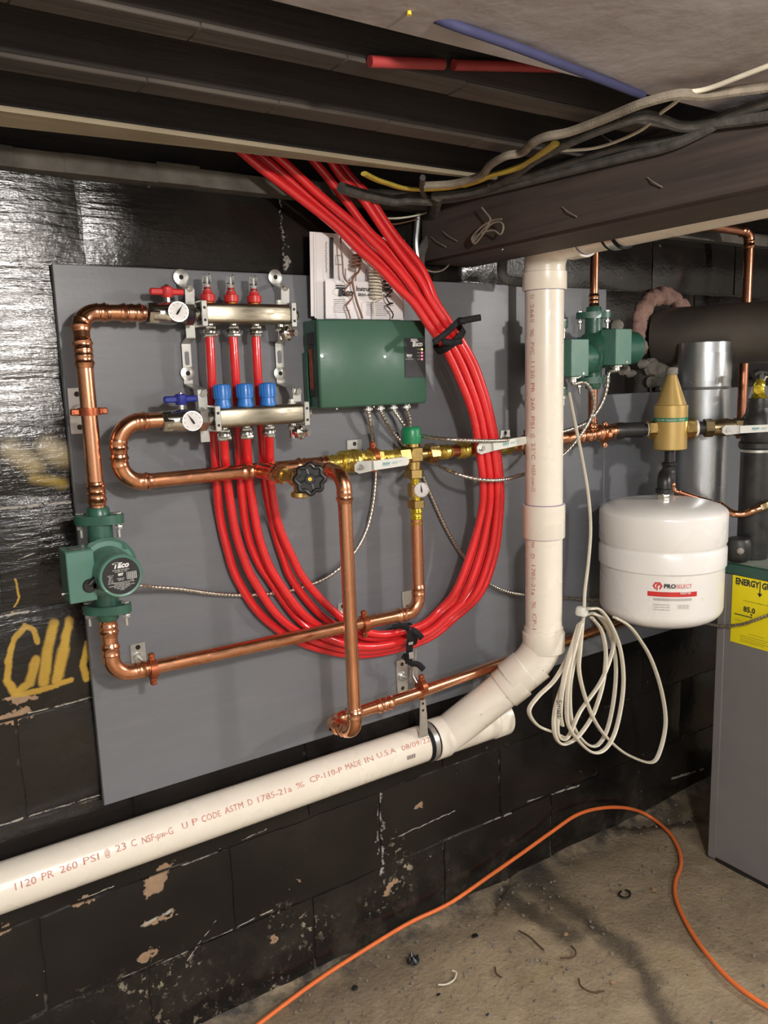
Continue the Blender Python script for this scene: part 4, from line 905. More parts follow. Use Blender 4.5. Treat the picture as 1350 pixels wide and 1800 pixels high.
# ================================================================ BOOKLETS ON TOP OF THE BOX
def booklet(o, w_, h_, th, tilt, label, n=3):
    o = V3(o); t = T('booklet', o, label, 'booklet', 'instruction booklets on the control box'); ca, sa = math.cos(tilt), math.sin(tilt); u = V3((ca, 0, sa)); v = V3((-sa, -.06, ca)).normalized()
    nrm = u.cross(v); 
    for k in range(n):
        sh = u*(-.004*k*(1 if k % 2 else -.5))+v*(.002*k)
        part('page', MB().plate(o+sh+nrm*(-.0015*k*-1)*-1, u, v, [(0, 0), (w_, 0), (w_, h_), (0, h_)], th/n), M_paper, t)
    return t, u, v, nrm
bz = z1+.003
q0 = W(556, 552, .045); b0, u, v, nn = booklet((q0.x, -.045, bz), .235, .178, .006, .0, 'taller white booklet behind, with a dark bar down its cover', 4)
o = V3((q0.x, -.045, bz)); fr = -nn if nn.y > 0 else nn
def on(a, b, e=.0075): return o+u*a+v*b+fr*e
ik = MB()
def rect(mb, a, b, w_, h_, e=.0075): mb.add([on(a, b, e), on(a+w_, b, e), on(a+w_, b+h_, e), on(a, b+h_, e)], [(0, 1, 2, 3)])
rect(ik, .032, .088, .009, .086); part('cover_bar', ik, M_ink, b0)
gk = MB()
for a in (.071, .098, .125, .15): rect(gk, a, .085, .002, .026)
for (a, b, w_, h_) in ((.047, .118, .018, .0012), (.047, .137, .018, .0012), (.047, .118, .0012, .02), (.064, .118, .0012, .02)): rect(gk, a, b, w_, h_)
for i in range(12): rect(gk, .022+.001*(i % 2), .1+.0055*i, .0018, .004)
part('cover_print', gk, M_greyink, b0)
text(gk2 := MB(), 'Important', on(.021, .045), v, -u, .009, bold=.0003); part('lettering', gk2, M_ink, b0, sharp=180)
q1 = W(571, 553, .058); b1, u, v, nn = booklet((q1.x, -.060, bz), .208, .082, .002, .0, 'shorter white instruction sheet in front, propped on the control box', 1)
o = V3((q1.x, -.060, bz)); tb = MB(); logo(tb, on(.045, .058, .004), u, v, .0155); text(tb, 'Instruction Sheet', on(.128, .066, .004), u, v, .0145, bold=.0003); text(tb, 'SR501-4 Switching Relays', on(.128, .053, .004), u, v, .0088, bold=.0002)
part('lettering', tb, M_ink, b1, sharp=180); gk = MB()
for i in range(7): rect(gk, .02, .041-.0045*i, .03+.006*(i*7 % 3), .0012, .004)
for i in range(7): rect(gk, .105, .036-.0045*i, .055+.01*(i*5 % 3), .0011, .004)
part('fine_print', gk, M_greyink, b1)

# coiled bell wires in front of the booklets
def wire(px, off, r, m, label, cat='wire', group=None, n=6, name='bell_wire'):
    return solo(name, MB().tube(cr([W(x, y, off if not isinstance(off, list) else off[i]) for i, (x, y) in enumerate(px)], n), r, 8), m, label, cat, group)
wire([(600, 395), (599, 430), (602, 460), (604, 485), (612, 497), (618, 496), (612, 502), (606, 511), (612, 517), (620, 520), (616, 528), (609, 537), (613, 549), (616, 560)], .085, .0017, M_wbrown, 'thin brown wire hanging straight then kinked, left over the booklets', group='bell wires over the control box')
def coil(pts, x, zz, rad, turns, y0, seg=14): 
    out = []; 
    for k in range(turns*seg+1):
        t = k/seg; f = k/(turns*seg); out.append(V3((x[0]+(x[1]-x[0])*f+rad*math.cos(2*PI*t), y0+rad*math.sin(2*PI*t), zz[0]+(zz[1]-zz[0])*f)))
    return out
def P8(x, y): return W(x, y, .085)
c0 = coil(None, (P8(628, 446).x, P8(626, 474).x), (P8(628, 446).z, P8(626, 472).z), .0095, 4, -.085)
solo('bell_wire', MB().tube([P8(632, 432), P8(637, 438)]+c0+cr([P8(630, 478), P8(620, 490), P8(621, 505), P8(627, 530), P8(635, 553), P8(637, 560)], 5), .0025, 8), M_wbrown, 'brown wire with a tight spring coil at its top', 'wire', 'bell wires over the control box')
c0 = coil(None, (P8(660, 474).x, P8(663, 522).x), (P8(660, 474).z, P8(663, 524).z), .0125, 9, -.082)
solo('bell_wire', MB().tube([P8(624, 434), P8(636, 438), P8(646, 462), P8(652, 478)]+c0+[P8(657, 530), P8(658, 545), P8(658, 560)], .0023, 8), M_cable, 'cream wire with a loose spring coil in front of the print', 'wire', 'bell wires over the control box')
c0 = coil(None, (P8(680, 482).x, P8(684, 512).x), (P8(680, 484).z, P8(684, 512).z), .0085, 4, -.082)
solo('bell_wire', MB().tube([P8(660, 470), P8(672, 478)]+c0+cr([P8(678, 522), P8(684, 532), P8(691, 533), P8(680, 536), P8(686, 544), P8(691, 553), P8(689, 560)], 5), .0015, 8), M_black, 'black wire coiled loosely beside the red tubes', 'wire', 'bell wires over the control box')

# ================================================================ RED HEATING TUBES (six)
o6 = []
leftp = {  # (x, y, off)
 0: [(368.5, 592, ou), (372, 660, ou), (376, 760, .06), (381, 850, .05), (386, 905, .05), (398, 960, .05), (418, 1020, .05), (465, 1087, .05)],
 2: [(409.5, 592, ou), (414, 660, ou), (419, 760, .06), (423, 850, .05), (434, 935, .05), (452, 985, .05), (474, 1020, .05), (520, 1084, .05)],
 4: [(449.5, 592, ou), (453, 660, ou), (460, 760, .06), (466, 850, .05), (482, 930, .05), (497, 978, .05), (514, 1020, .05), (560, 1078, .05)],
 1: [(393.5, 772, ol), (395, 800, .095), (400, 850, .062), (413, 930, .06), (428, 980, .06), (446, 1020, .06), (492, 1086, .06)],
 3: [(433, 770, ol), (435, 798, .095), (439, 850, .062), (452, 930, .065), (467, 980, .068), (488, 1020, .07), (536, 1082, .07)],
 5: [(473, 768, ol), (474, 795, .095), (476, 850, .062), (489, 920, .065), (512, 975, .068), (536, 1020, .07), (584, 1072, .07)]}
ring = [((540, 1134), (625, 1102), .045), ((640, 1151), (672, 1115), .045), ((745, 1126), (738, 1100), .05), ((800, 1086), (772, 1072), .065), ((845, 1042), (802, 1036), .075), ((870, 975), (829, 965), .09), ((879, 905), (846, 900), .105), ((880, 850), (849, 850), .122), ((873, 785), (842, 792), .124), ((860, 720), (830, 725), .124),
        ((838, 650), (803, 655), .12), ((815, 605), (779, 607), .12), ((790, 567), (752, 570), .115), ((765, 528), (727, 533), .11)]
tops = {0: [(751, 492), (734, 461), (700, 421), (676, 388), (646, 343), (620, 316), (596, 285)], 1: [(741, 496), (716, 461), (694, 432), (666, 391), (635, 346), (603, 313), (580, 280)],
        2: [(728, 497), (700, 461), (681, 436), (648, 406), (610, 356), (573, 308), (545, 275)], 3: [(716, 494), (690, 462), (660, 430), (622, 394), (556, 338), (507, 292), (480, 268)],
        4: [(704, 496), (678, 468), (645, 438), (612, 406), (545, 348), (480, 292), (450, 266)], 5: [(694, 500), (662, 466), (628, 436), (588, 396), (530, 350), (455, 292), (420, 262)]}
lab = {0: 'red tube from the left flow meter, outermost of the loop', 2: 'red tube from the middle flow meter', 4: 'red tube from the right flow meter', 1: 'red tube from under the left blue cap', 3: 'red tube from under the middle blue cap', 5: 'red tube from under the right blue cap, innermost of the loop'}
for i in range(6):
    f = i/5; p = [W(x, y, (.034 if i % 2 == 0 else .057) if y > 900 else o_) for x, y, o_ in leftp[i]]; add = .0 if i % 2 == 0 else .0205
    p[0].z += .003
    for k, (o_, n_, b_) in enumerate(ring):
        p.append(W(o_[0]+(n_[0]-o_[0])*f, o_[1]+(n_[1]-o_[1])*f, .03+.0195*(i % 3) if k < 4 else b_+add))
    for k, q in enumerate(tops[i]): p.append(W(q[0], q[1], .105+add-.004*k))
    rt = solo('heating_tube', MB().tube(cr(p, 7), .0094, 14), M_red, lab[i], 'tube', 'red heating tubes looped over the board')

# black straps round the tube bundle
def band(c, d, wv, a, b, th, tails, label):
    c, d = V3(c), V3(d).normalized(); n = V3((0, -1, 0)); n = (n-d*n.dot(d)).normalized(); s = d.cross(n)
    t = T('hook_strap', c, label, 'strap', 'black hook and loop straps')
    m = MB(); pr = []
    ring_ = []
    for k in range(40):
        t_ = 2*PI*k/40; ring_.append(c+s*(a*math.cos(t_))+n*(b*math.sin(t_)))
    v = []; f = []
    for k, p in enumerate(ring_):
        o_ = (p-c).normalized()
        v += [p-d*wv/2, p+d*wv/2, p+o_*th+d*wv/2, p+o_*th-d*wv/2]
    L = 40
    for k in range(L):
        j = (k+1) % L
        for e in range(4): f.append((k*4+e, j*4+e, j*4+(e+1) % 4, k*4+(e+1) % 4))
    m.add(v, [q[::-1] for q in f]); part('loop', m, M_rubber, t)
    for tl in tails:
        pts = cr([V3(p) for p in tl], 5); part('tail', MB().tube(pts, .0075, 8, flat=.28, ref=(0, 1, 0)), M_rubber, t)
    return t
cc = W(790, 596, .135); d = (W(803, 618, .135)-W(775, 575, .135)).normalized()
hs = band(cc, d, .017, .042, .031, .003, [[W(762, 602, .17), W(785, 585, .172), W(808, 563, .172)], [W(806, 566, .175), W(822, 562, .18), W(845, 558, .185)], [W(778, 600, .172), W(795, 602, .175), W(812, 599, .18)]], 'black strap round the red tubes right of the control box')
part('knot', MB().box(W(812, 564, .175), (.022, .012, .016), .004), M_rubber, hs)
cc = W(718, 1116, .058); d = V3((1, 0, .08))
hs = band(cc, d, .018, .027, .024, .0028, [[W(690, 1103, .09), W(706, 1100, .1), W(720, 1106, .105)], [W(722, 1106, .1), W(733, 1112, .108), W(742, 1122, .112)], [W(708, 1152, .088), W(714, 1157, .09), W(722, 1166, .09)], [W(722, 1166, .09), W(735, 1168, .095), W(745, 1177, .1)]], 'black strap hanging at the bottom of the red tube loop')
part('hanging_tab', MB().tube([W(722, 1108, .1), W(720, 1135, .1), W(718, 1165, .092)], .0105, 8, flat=.35, ref=(0, 1, 0)), M_rubber, hs)
part('buckle', MB().box(W(722, 1131, .112), (.014, .003, .007), .001).box(W(723, 1152, .104), (.014, .003, .017), .001), M_zinc, hs, 'small grey buckle')
part('hang_wire', MB().tube(cr([W(731, 1140, .095), W(730, 1165, .09), W(726, 1185, .085), W(733, 1200, .095)], 5), .0022, 6), M_zinc, hs)
solo('hanger_strap', MB().plate(W(726, 1196, .075), (1, 0, 0), (0, -.1, 1), [(-.012, -.004), (.01, -.004), (.013, .03), (0, .044), (-.012, .03)], .003), M_zinc, 'bent zinc strap end just behind the lowest pipe clamp', 'bracket')

# ================================================================ ARMORED CONDUITS
def conduit(pts, label, r=.0052):
    p = [V3(q) for q in cr(pts, 10)]; p = resamp(p, .0026); rr = [r*(1.0 if k % 3 else .74) for k in range(len(p))]
    return solo('armored_conduit', MB().tube(p, rr, 9), M_armor, label, 'conduit', 'armored conduits below the control box', sharp=75)
zk = z0-.012
def K(k): return V3((kx[k], -.055, zk))
conduit([K(0), W(651, 745, .05), W(656, 775, .035), W(660, 810, .032), W(660, 845, .032), W(655, 890, .032), W(643, 935, .032), W(620, 975, .032), (W(585, 1008, .03)), W(545, 1028, .03), W(500, 1040, .03), W(440, 1046, .03), W(380, 1044, .03), W(320, 1036, .04), W(270, 1032, .06), W(240, 1030, .085), (xl-.01, -.1, W(238, 1030, .09).z+.004), (xl-.05, -.125, zp1-.03)], 'armored conduit curving from the control box down to the left pump')
conduit([K(1), W(675, 735, .05), W(690, 760, .04), W(712, 785, .035), W(732, 812, .03), W(745, 840, .03), W(762, 880, .03), W(785, 930, .03), W(812, 975, .03), W(845, 1015, .032), W(890, 1040, .035), W(950, 1048, .035), W(1010, 1052, .035), W(1060, 1054, .035), W(1060, 1054, .035)+V3((.1, -.005, -.01)), (2.03, -.14, W(1060, 1054, .035).z-.05), PX(1256, 1099, 2.045), PX(1300, 1098, 2.05), PX(1330, 1089, 2.052), PX(1370, 1074, 2.055)], 'armored conduit sagging low behind the white tank to the boiler')
pa = V3((p3c.x+.028, -.155, p3c.z-.063)); pb2 = V3((p2c.x+.028, -.155, p2c.z-.063))
conduit([K(2), W(702, 735, .06), W(715, 752, .075), W(735, 764, .1), W(765, 770, .14), W(800, 773, .175), (W(850, 775, .185)), (W(890, 774, .18)), (W(925, 771, .145)), (W(960, 765, .14)), (W(995, 757, .13)), (W(1028, 744, .14)), (W(1046, 728, .15)), (W(1060, 705, .16)), W(1067, 680, .168), W(1070, 655, .17), pa+V3((0, 0, .0))], 'armored conduit crossing above the header to the right-hand pump')
conduit([K(3), W(720, 735, .05), W(722, 760, .045), W(728, 785, .04), W(745, 803, .045), W(770, 818, .08), W(800, 832, .14), W(845, 843, .17), W(885, 843, .17), W(925, 832, .14), W(960, 818, .135), W(992, 797, .135), W(1020, 765, .14), W(1037, 738, .15), W(1044, 712, .16), W(1040, 688, .168), W(1027, 672, .17), pb2+V3((.006, 0, -.004)), pb2+V3((0, 0, .004))], 'armored conduit looping under the header to the pump behind the riser')

# ================================================================ WHITE PLASTIC DRAIN
RP = .0468
zd, od = .5745, .066
def hub(a, b, r=RP, g=.0062): 
    a, b = V3(a), V3(b); d = b-a; L = d.length
    return MB().lathe(a, d, [(0, r), (0, r+g-.001), (.0015, r+g), (L-.0015, r+g), (L, r+g-.0012), (L, r)], 40)
dr = T('drain_pipe', (1.1, -od, zd), 'thick white plastic drain pipe with wye and riser, running up to the ceiling', 'pipe')
xw = W(752, 1302, .07).x
part('pipe', MB().tube([(XL+.02, -od, zd-.004), (xw+.01, -od, zd)], RP, 48), M_pvc, dr)
w0 = V3((xw, -od, zd)); brs = V3((xw+.062, -od, zd))
e1 = V3((1.443, -.2, .775)); bd = (e1-brs).normalized()
wy = MB(); wy.tube([w0+V3((.03, 0, 0)), w0+V3((.235, 0, 0))], RP+.002, 40).tube([brs, brs+bd*.215], RP+.002, 40)
wye = part('wye', wy, M_pvc, dr)
part('hub', hub(w0+V3((.012, 0, 0)), w0+V3((.055, 0, 0))), M_pvc, wye)
part('hub', hub(brs+bd*.195, brs+bd*.245), M_pvc, wye)
part('end_hub', hub(w0+V3((.215, 0, 0)), w0+V3((.262, 0, 0)), RP, .005), M_pvc, wye); 
part('pipe', MB().tube([brs+bd*.2, brs+bd*.31], RP, 40), M_pvc, dr)
top = V3((1.443, -.2, 1.0))
# 45 degree elbow
cor = V3((1.443, -.2, .785)); a = cor-bd*.072; b = cor+V3((0, 0, .075))
part('elbow', MB().tube(fil([a, cor, b], .12, 14), RP+.003, 40), M_pvc, dr)
part('hub', hub(cor-bd*.112, cor-bd*.058, RP, .0052), M_pvc, dr)
zb1 = .838; zt1 = W(962, 1108, .2).z
part('hub', hub((1.443, -.2, zt1-.05), (1.443, -.2, zt1), RP, .0075), M_pvc, dr)
zc0, zc1 = W(960, 943, .2).z, W(960, 885, .2).z
zt2 = W(958, 511, .2).z
part('riser', MB().tube([(1.443, -.2, zt1-.04), (1.443, -.2, zc0+.02)], RP, 48), M_pvc, dr)
part('coupling', hub((1.443, -.2, zc0), (1.443, -.2, zc1)), M_pvc, dr)
part('riser', MB().tube([(1.443, -.2, zc1-.02), (1.443, -.2, zt2+.03)], RP, 48), M_pvc, dr)
zo = 1.817
part('hub', hub((1.443, -.2, zt2), (1.443, -.2, zt2+.043)), M_pvc, dr)
part('elbow', MB().tube(fil([(1.443, -.2, zt2+.038), (1.443, -.2, zo), (1.443, -.31, zo)], .06, 14), RP+.003, 40), M_pvc, dr)
part('hub', hub((1.443, -.285, zo), (1.443, -.33, zo)), M_pvc, dr)
part('pipe', MB().tube([(1.443, -.3, zo), (1.443, YF+.05, zo+.05)], RP, 40), M_pvc, dr)
pm = MB()
for (p, d, r_) in (((1.443, -.2, zt1+.0005), (0, 0, 1), RP), ((1.443, -.2, zc0-.0018), (0, 0, 1), RP), ((1.443, -.2, zc1), (0, 0, 1), RP), ((1.443, -.2, zt2-.001), (0, 0, 1), RP), ((1.443, -.3318, zo), (0, 1, 0), RP)):
    pm.lathe(p, d, [(0, r_+.0004), (0, r_+.0011), (.0013, r_+.0011), (.0013, r_+.0004)], 40)
pm.lathe(w0+V3((.006, 0, 0)), (1, 0, 0), [(0, RP+.0004), (0, RP+.0012), (.006, RP+.0012), (.006, RP+.0004)], 40)
part('primer_ring', pm, M_primer, dr, 'thin purple primer lines')
mk = MB()
for k in range(9):
    a_ = random.uniform(-.3, 1.2); s_ = random.uniform(.2, .95); p = brs.lerp(e1, s_); n_ = V3((-.3, -.8, .5)).normalized(); n_ = (n_-bd*n_.dot(bd)).normalized()
    q = p+(Matrix.Rotation(a_, 3, bd) @ n_)*(RP+.0022); mk.lathe(q, (q-p), [(0, .0012), (.0005, .001)], 8)
part('dirt_specks', mk, M_ink, dr, kind='stuff')
# printing on the pipes
def phic(px, py): r = ray(px, py); return math.atan2(r.z, r.y)
def hprint(txt, xa, ya, xb_, yb, size, **k):
    """lettering between two image points on the near side of the horizontal pipe"""
    c = V3((0, -od, zd)); res = []
    for (x, y) in ((xa, ya), (xb_, yb)):
        r = ray(x, y); # intersect the ray with the cylinder about the X axis
        oy, oz = CAM.y-c.y, CAM.z-c.z; A_ = r.y**2+r.z**2; B_ = 2*(oy*r.y+oz*r.z); C0 = oy*oy+oz*oz-(RP+.0008)**2; disc = max(B_*B_-4*A_*C0, 0)
        t = (-B_-math.sqrt(disc))/(2*A_); res.append(CAM+r*t)
    p, q = res; m_ = (p+q)/2; nrm = V3((0, m_.y-c.y, m_.z-c.z)).normalized()
    mb = text_cyl(MB(), txt, (m_.x, c.y, c.z), (1, 0, 0), nrm, RP+.0008, size, abs(q.x-p.x), **k); return mb
def fix_dir(mb): return mb
for s in (('PVC', -118, 1616, -62, 1594), ('1120', 25, 1562, 62, 1546), ('PR', 73, 1543, 94, 1535), ('260', 106, 1532, 136, 1518), ('PSI', 147, 1516, 174, 1505), ('@', 184, 1502, 193, 1497), ('23', 204, 1494, 222, 1486), ('C', 231, 1485, 240, 1480),
          ('NSF-pw-G', 250, 1479, 304, 1460), ('U', 321, 1454, 330, 1449), ('P', 338, 1448, 347, 1442), ('CODE', 355, 1442, 388, 1429), ('ASTM', 396, 1427, 428, 1414), ('D', 436, 1412, 444, 1409), ('1785-21a', 452, 1408, 511, 1386),
          ('%', 521, 1383, 535, 1378), ('CP-110-P', 545, 1373, 601, 1352), ('MADE', 608, 1350, 634, 1340), ('IN', 642, 1338, 656, 1332), ('U.S.A', 663, 1330, 695, 1318), ('08/09/22', 706, 1316, 756, 1300)):
    part('lettering', hprint(s[0], *s[1:], .0195 if s[1] < 300 else .0185), M_pvc_print, dr, 'faded red print on the drain pipe' if s[0] == 'PVC' else None, sharp=180)
bc_ = MB(); 
for k in range(12):
    xx = W(714, 1330, .11).x+.0022*k; th0 = math.radians(-8)
    for j in range(3):
        pass
    w_ = .0012 if k % 3 else .0006
    vv = []
    for th in (-.11, .11):
        for dx in (0, w_):
            an = math.radians(3)+th; vv.append(V3((xx+dx, -od-math.cos(an)*(RP+.0008), zd+math.sin(an)*(RP+.0008))))
    bc_.add(vv, [(0, 1, 3, 2)])
part('barcode', bc_, M_ink, dr, 'tiny printed barcode')
def vprint(txt, xa, ya, yb, size):
    c = V3((1.443, -.2, 0)); res = []
    for y in (ya, yb):
        r = ray(xa, y); ox, oy = CAM.x-c.x, CAM.y-c.y; A_ = r.x**2+r.y**2; B_ = 2*(ox*r.x+oy*r.y); C0 = ox*ox+oy*oy-(RP+.0008)**2
        t = (-B_-math.sqrt(max(B_*B_-4*A_*C0, 0)))/(2*A_); res.append(CAM+r*t)
    p, q = res; m_ = (p+q)/2; n_ = V3((m_.x-c.x, m_.y-c.y, 0)).normalized()
    return text_cyl(MB(), txt, (c.x, c.y, m_.z), (0, 0, -1), n_, RP+.0008, size, abs(q.z-p.z))
for s in (('D', 935, 518, 525), ('2665', 935, 535, 567), ('%', 935, 578, 592), ('PVC', 935.5, 602, 623), ('1120', 936, 634, 664), ('PR', 936, 673, 690), ('260', 936, 699, 721), ('PSI', 936, 732, 753), ('@', 936.5, 762, 770), ('23°C', 937, 779, 808), ('NSF-pw-G', 937, 818, 864),
          ('TM', 935.5, 952, 962), ('D', 936, 974, 982), ('1785-21a', 937, 992, 1045), ('%', 938, 1057, 1070), ('CP-1', 939, 1080, 1108)):
    part('lettering', vprint(*s, .0155), M_pvc_print, dr, None, sharp=180)
# hanger strap with black edges at the wye
st = T('drain_strap', (xw-.01, -od, zd), 'zinc hanger strap with black rubber edges round the drain pipe', 'strap')
xs0 = W(768, 1300, .1).x-.006
part('band', MB().lathe((xs0-.008, -od, zd), (1, 0, 0), [(0, RP+.001), (0, RP+.0045), (.014, RP+.0045), (.014, RP+.001)], 48), M_zinc, st)
part('rubber_edge', MB().lathe((xs0-.018, -od, zd), (1, 0, 0), [(0, RP+.0005), (0, RP+.003), (.01, RP+.003), (.01, RP+.0005)], 48).lathe((xs0+.006, -od, zd), (1, 0, 0), [(0, RP+.0005), (0, RP+.003), (.007, RP+.003), (.007, RP+.0005)], 48), M_rubber, st)
q = W(742, 1236, .1); zt_ = zd+RP*.8
part('drop_strap', MB().plate((q.x, -.1, q.z), (1, 0, 0), (0, .0, 1), [(-.007, .012), (.007, .012), (.009, 0), (.012, -.03), (.014, zt_-q.z), (-.012, zt_-q.z), (-.009, -.03), (-.008, 0)], .003), M_zinc, st)
part('screw_hole', MB().lathe((q.x, -.1032, q.z), (0, -1, 0), [(0, .0035), (.0006, .0035)], 10).lathe((q.x, -.1032, q.z-.018), (0, -1, 0), [(0, .0035), (.0006, .0035)], 10), M_iron, st)
# straps on the overhead pipe
for px, r_ in ((1092, 0), ):
    y_ = PX(px, 425, 1.443).y
    part('overhead_band', MB().lathe((1.443, y_-.01, zo), (0, 1, 0), [(0, RP+.0005), (0, RP+.0035), (.006, RP+.0035), (.006, RP+.0005)], 32).lathe((1.443, y_+.018, zo), (0, 1, 0), [(0, RP+.0005), (0, RP+.0035), (.006, RP+.0035), (.006, RP+.0005)], 32), M_rubber, dr)
    part('overhead_band', MB().lathe((1.443, y_-.004, zo), (0, 1, 0), [(0, RP+.0005), (0, RP+.003), (.022, RP+.003), (.022, RP+.0005)], 32), M_zinc, dr)

# ================================================================ AIR SEPARATOR, TANK, BLACK IRON
ja = V3((XE, -.1, ZH+.012)); jb = V3((2.16, -.325, ZH+.012)); jd = (jb-ja).normalized()
sepc = V3((1.944, 0, 0)); 
r_ = ray(1178, 760); 
# foot of the viewing ray on the diagonal pipe (plan view)
den = r_.x*jd.y-r_.y*jd.x; tt = ((ja.x-CAM.x)*jd.y-(ja.y-CAM.y)*jd.x)/den; sc_ = CAM+r_*tt; sx_, sy_ = sc_.x, sc_.y; ZS = ZH+.012
sp = V3((sx_, sy_, ZS)); zs0 = W(1178, 790, -sy_).z; zs1 = W(1180, 658, -sy_).z; kpx = FPX/(sp-CAM).dot(FW)
rs = 28.5/kpx
ser = T('air_separator', (sx_, sy_, zs0), 'cone-topped gold canister with green band above the white tank', 'air separator')
hh = zs1-zs0
def zq_(py): return W(1180, py, -sy_).z-zs0
part('body', MB().lathe((sx_, sy_, zs0), (0, 0, 1), [(0, rs*.9), (.003, rs), (zq_(712), rs), (zq_(711), rs*.9), (zq_(709), rs*.88), (zq_(660), 8.5/kpx), (hh, 8/kpx)], 40), M_gold, ser)
part('top_cap', MB().lathe((sx_, sy_, zs1-.001), (0, 0, 1), [(0, 10/kpx), (.018, 10/kpx), (.021, 8/kpx)], 24), M_lightpatch, ser, 'grey top fitting')
gb = part('band', MB().lathe((sx_, sy_, zs0+zq_(740)), (0, 0, 1), [(0, rs), (0, rs+.0007), (zq_(733)-zq_(740), rs+.0007), (zq_(733)-zq_(740), rs)], 40), M_gband, ser, 'thin green label band')
tb = MB(); vn_ = V3((-sx_*0-.8, -.6, 0)).normalized()
text_cyl(tb, 'Taco Air Separator 125 PSI', (sx_, sy_, zs0+zq_(736.5)), (0, 0, 1), vn_, rs+.0012, .0072, .08) if False else None
def ring_text(mb, txt, c, r, z, n0, size, k=1.0):
    v, f = glyphs(txt, size); out = []; a0 = math.atan2(n0.y, n0.x)
    for x, y in v: a_ = a0+x*k/r; out.append(V3((c[0]+r*math.cos(a_), c[1]+r*math.sin(a_), z+y)))
    return mb.add(out, f)
ring_text(tb, 'Taco Air Separator 125 psi', (sx_, sy_), rs+.0012, zs0+zq_(736.5), vn_, .0078); part('lettering', tb, M_lettering, gb, sharp=180)
part('port_nut', MB().nut(sp-jd*(rs+.018), sp-jd*(rs-.006), .027), M_brass, ser); part('port_nut', MB().nut(sp+jd*(rs-.008), sp+jd*(rs+.022), .031), M_brass, ser)
part('pipe_nipple', MB().cyl(sp-jd*(rs+.034), sp-jd*(rs+.016), .0175).cyl(sp+jd*(rs+.02), sp+jd*(rs+.05), .019), M_iron, ser)
part('tape_ring', MB().cyl(sp-jd*(rs+.02), sp-jd*(rs+.0165), .0195).cyl(sp+jd*(rs+.021), sp+jd*(rs+.029), .0235), M_white, ser, 'white thread tape')
bi = T('black_iron_fitting', (XE, -.1, ZS), 'black iron coupling between the copper header and the gold canister', 'pipe fitting')
part('coupling', MB().lathe(ja-V3((.018, 0, 0)), jd, [(0, .0225), (.004, .0235), (.02, .0235)], 24).cyl(ja+jd*.0, sp-jd*(rs+.03), .022, 24, .002), M_iron, bi)
# valve and black tee on the right
va_, vb_ = sp+jd*(rs+.05), jb-jd*.045
pv = va_.lerp(vb_, .45); nn_ = V3((jd.y, -jd.x, 0)).normalized()
p1 = pv+nn_*.045; pt = p1+jd*.15+V3((0, 0, .0))
M_brassd = simple('dull_brass', (.34, .26, .14), .35, .95, (.2, .15, .08), 50)
ball_valve('ball_valve', va_, vb_, (p1.x, p1.y, p1.z-.004), (pt.x, pt.y, pt.z-.001), 'dull brass ball valve with white lever right of the gold canister', M_brassd, .023)
bt2 = T('black_iron_riser', (jb.x, jb.y, .96), 'black iron tee and thick pipe standing on the boiler lid', 'pipe')
rbk = 27/ (FPX/(jb-CAM).dot(FW))
ZT = .955
part('tee', MB().cyl(jb-jd*.05, jb, .026, 24, .003).lathe(jb-V3((0, 0, .062)), (0, 0, 1), [(0, rbk*1.02), (.003, rbk*1.12), (.016, rbk*1.12), (.022, rbk), (.05, rbk*1.1), (.085, rbk*1.0), (.1, rbk*.8), (.115, rbk*.72)], 28).lathe(jb+V3((0, 0, .05)), (0, 0, 1), [(0, .03), (.012, .031), (.03, .03)], 24), M_iron, bt2)
part('collar', MB().lathe(jb-V3((0, 0, .072)), (0, 0, 1), [(0, rbk), (.001, rbk*1.05), (.008, rbk*1.05), (.009, rbk)], 24), M_zinc, bt2)
part('pipe', MB().cyl((jb.x, jb.y, ZT+.003), (jb.x, jb.y, jb.z-.05), rbk*.97, 28), M_iron, bt2)
# brass relief valve on the tee with black handle
rv = T('relief_valve', (jb.x, jb.y, jb.z+.08), 'shiny yellow brass valve with black handle on top of the black tee', 'valve')
bz_ = jb+V3((0, 0, .079)); sd = V3((-.75, -.4, .1)).normalized()
part('body', MB().lathe(bz_, (0, 0, 1), [(0, .019), (.006, .022), (.012, .0165), (.02, .014), (.03, .0125), (.034, .016), (.044, .015), (.05, .01), (.058, .008)], 8), M_ybrass, rv)
part('side_port', MB().cyl(bz_+V3((0, 0, .022)), bz_+V3((0, 0, .022))+sd*.035, .008).lathe(bz_+V3((0, 0, .022))+sd*.032, sd, [(0, .012), (.004, .0145), (.012, .0145), (.014, .012)], 16), M_ybrass, rv)
part('handle', MB().tube([bz_+V3((-.036, -.0, .068)), bz_+V3((-.012, 0, .074)), bz_+V3((.012, 0, .074)), bz_+V3((.036, 0, .068))], [.007, .009, .009, .007], 10).cyl(bz_+V3((0, 0, .055)), bz_+V3((0, 0, .072)), .01), M_navy if False else M_black, rv)

# tank
Rr = 106.5/(FPX/(W(1163, 1000, .24)-CAM).dot(FW)); tc = W(1162, 1000, .24)
tk_z = lambda py: W(1162, py, .24+Rr*.55).z
zt0, ztop = W(1162, 1112, .24+Rr*.6).z, W(1162, 873, .24).z
def kz(py): return W(1162, py, .24+Rr*.8).z
tk = T('expansion_tank', (tc.x, -.24, zt0-.02), 'white expansion tank with red and black logo hanging beside the boiler', 'tank')
zs_, zm1, zm2, zb_ = kz(918), kz(985), kz(1022), kz(1090)
R2 = Rr*.975
prof = [(0, Rr*.12), (.004, Rr*.3), (.012, R2*.62)]
base = zt0-.006; prof = []
for k in range(9): a_ = PI/2*k/8; prof.append((base+.045*(1-math.cos(a_))*1.0, R2*(.55+.45*math.sin(a_)) if k else R2*.0))
prof = [(base, 0.0)]+[(base+.045*(1-math.cos(PI/2*k/8)), R2*(.55+.45*math.sin(PI/2*k/8))) for k in range(9)]
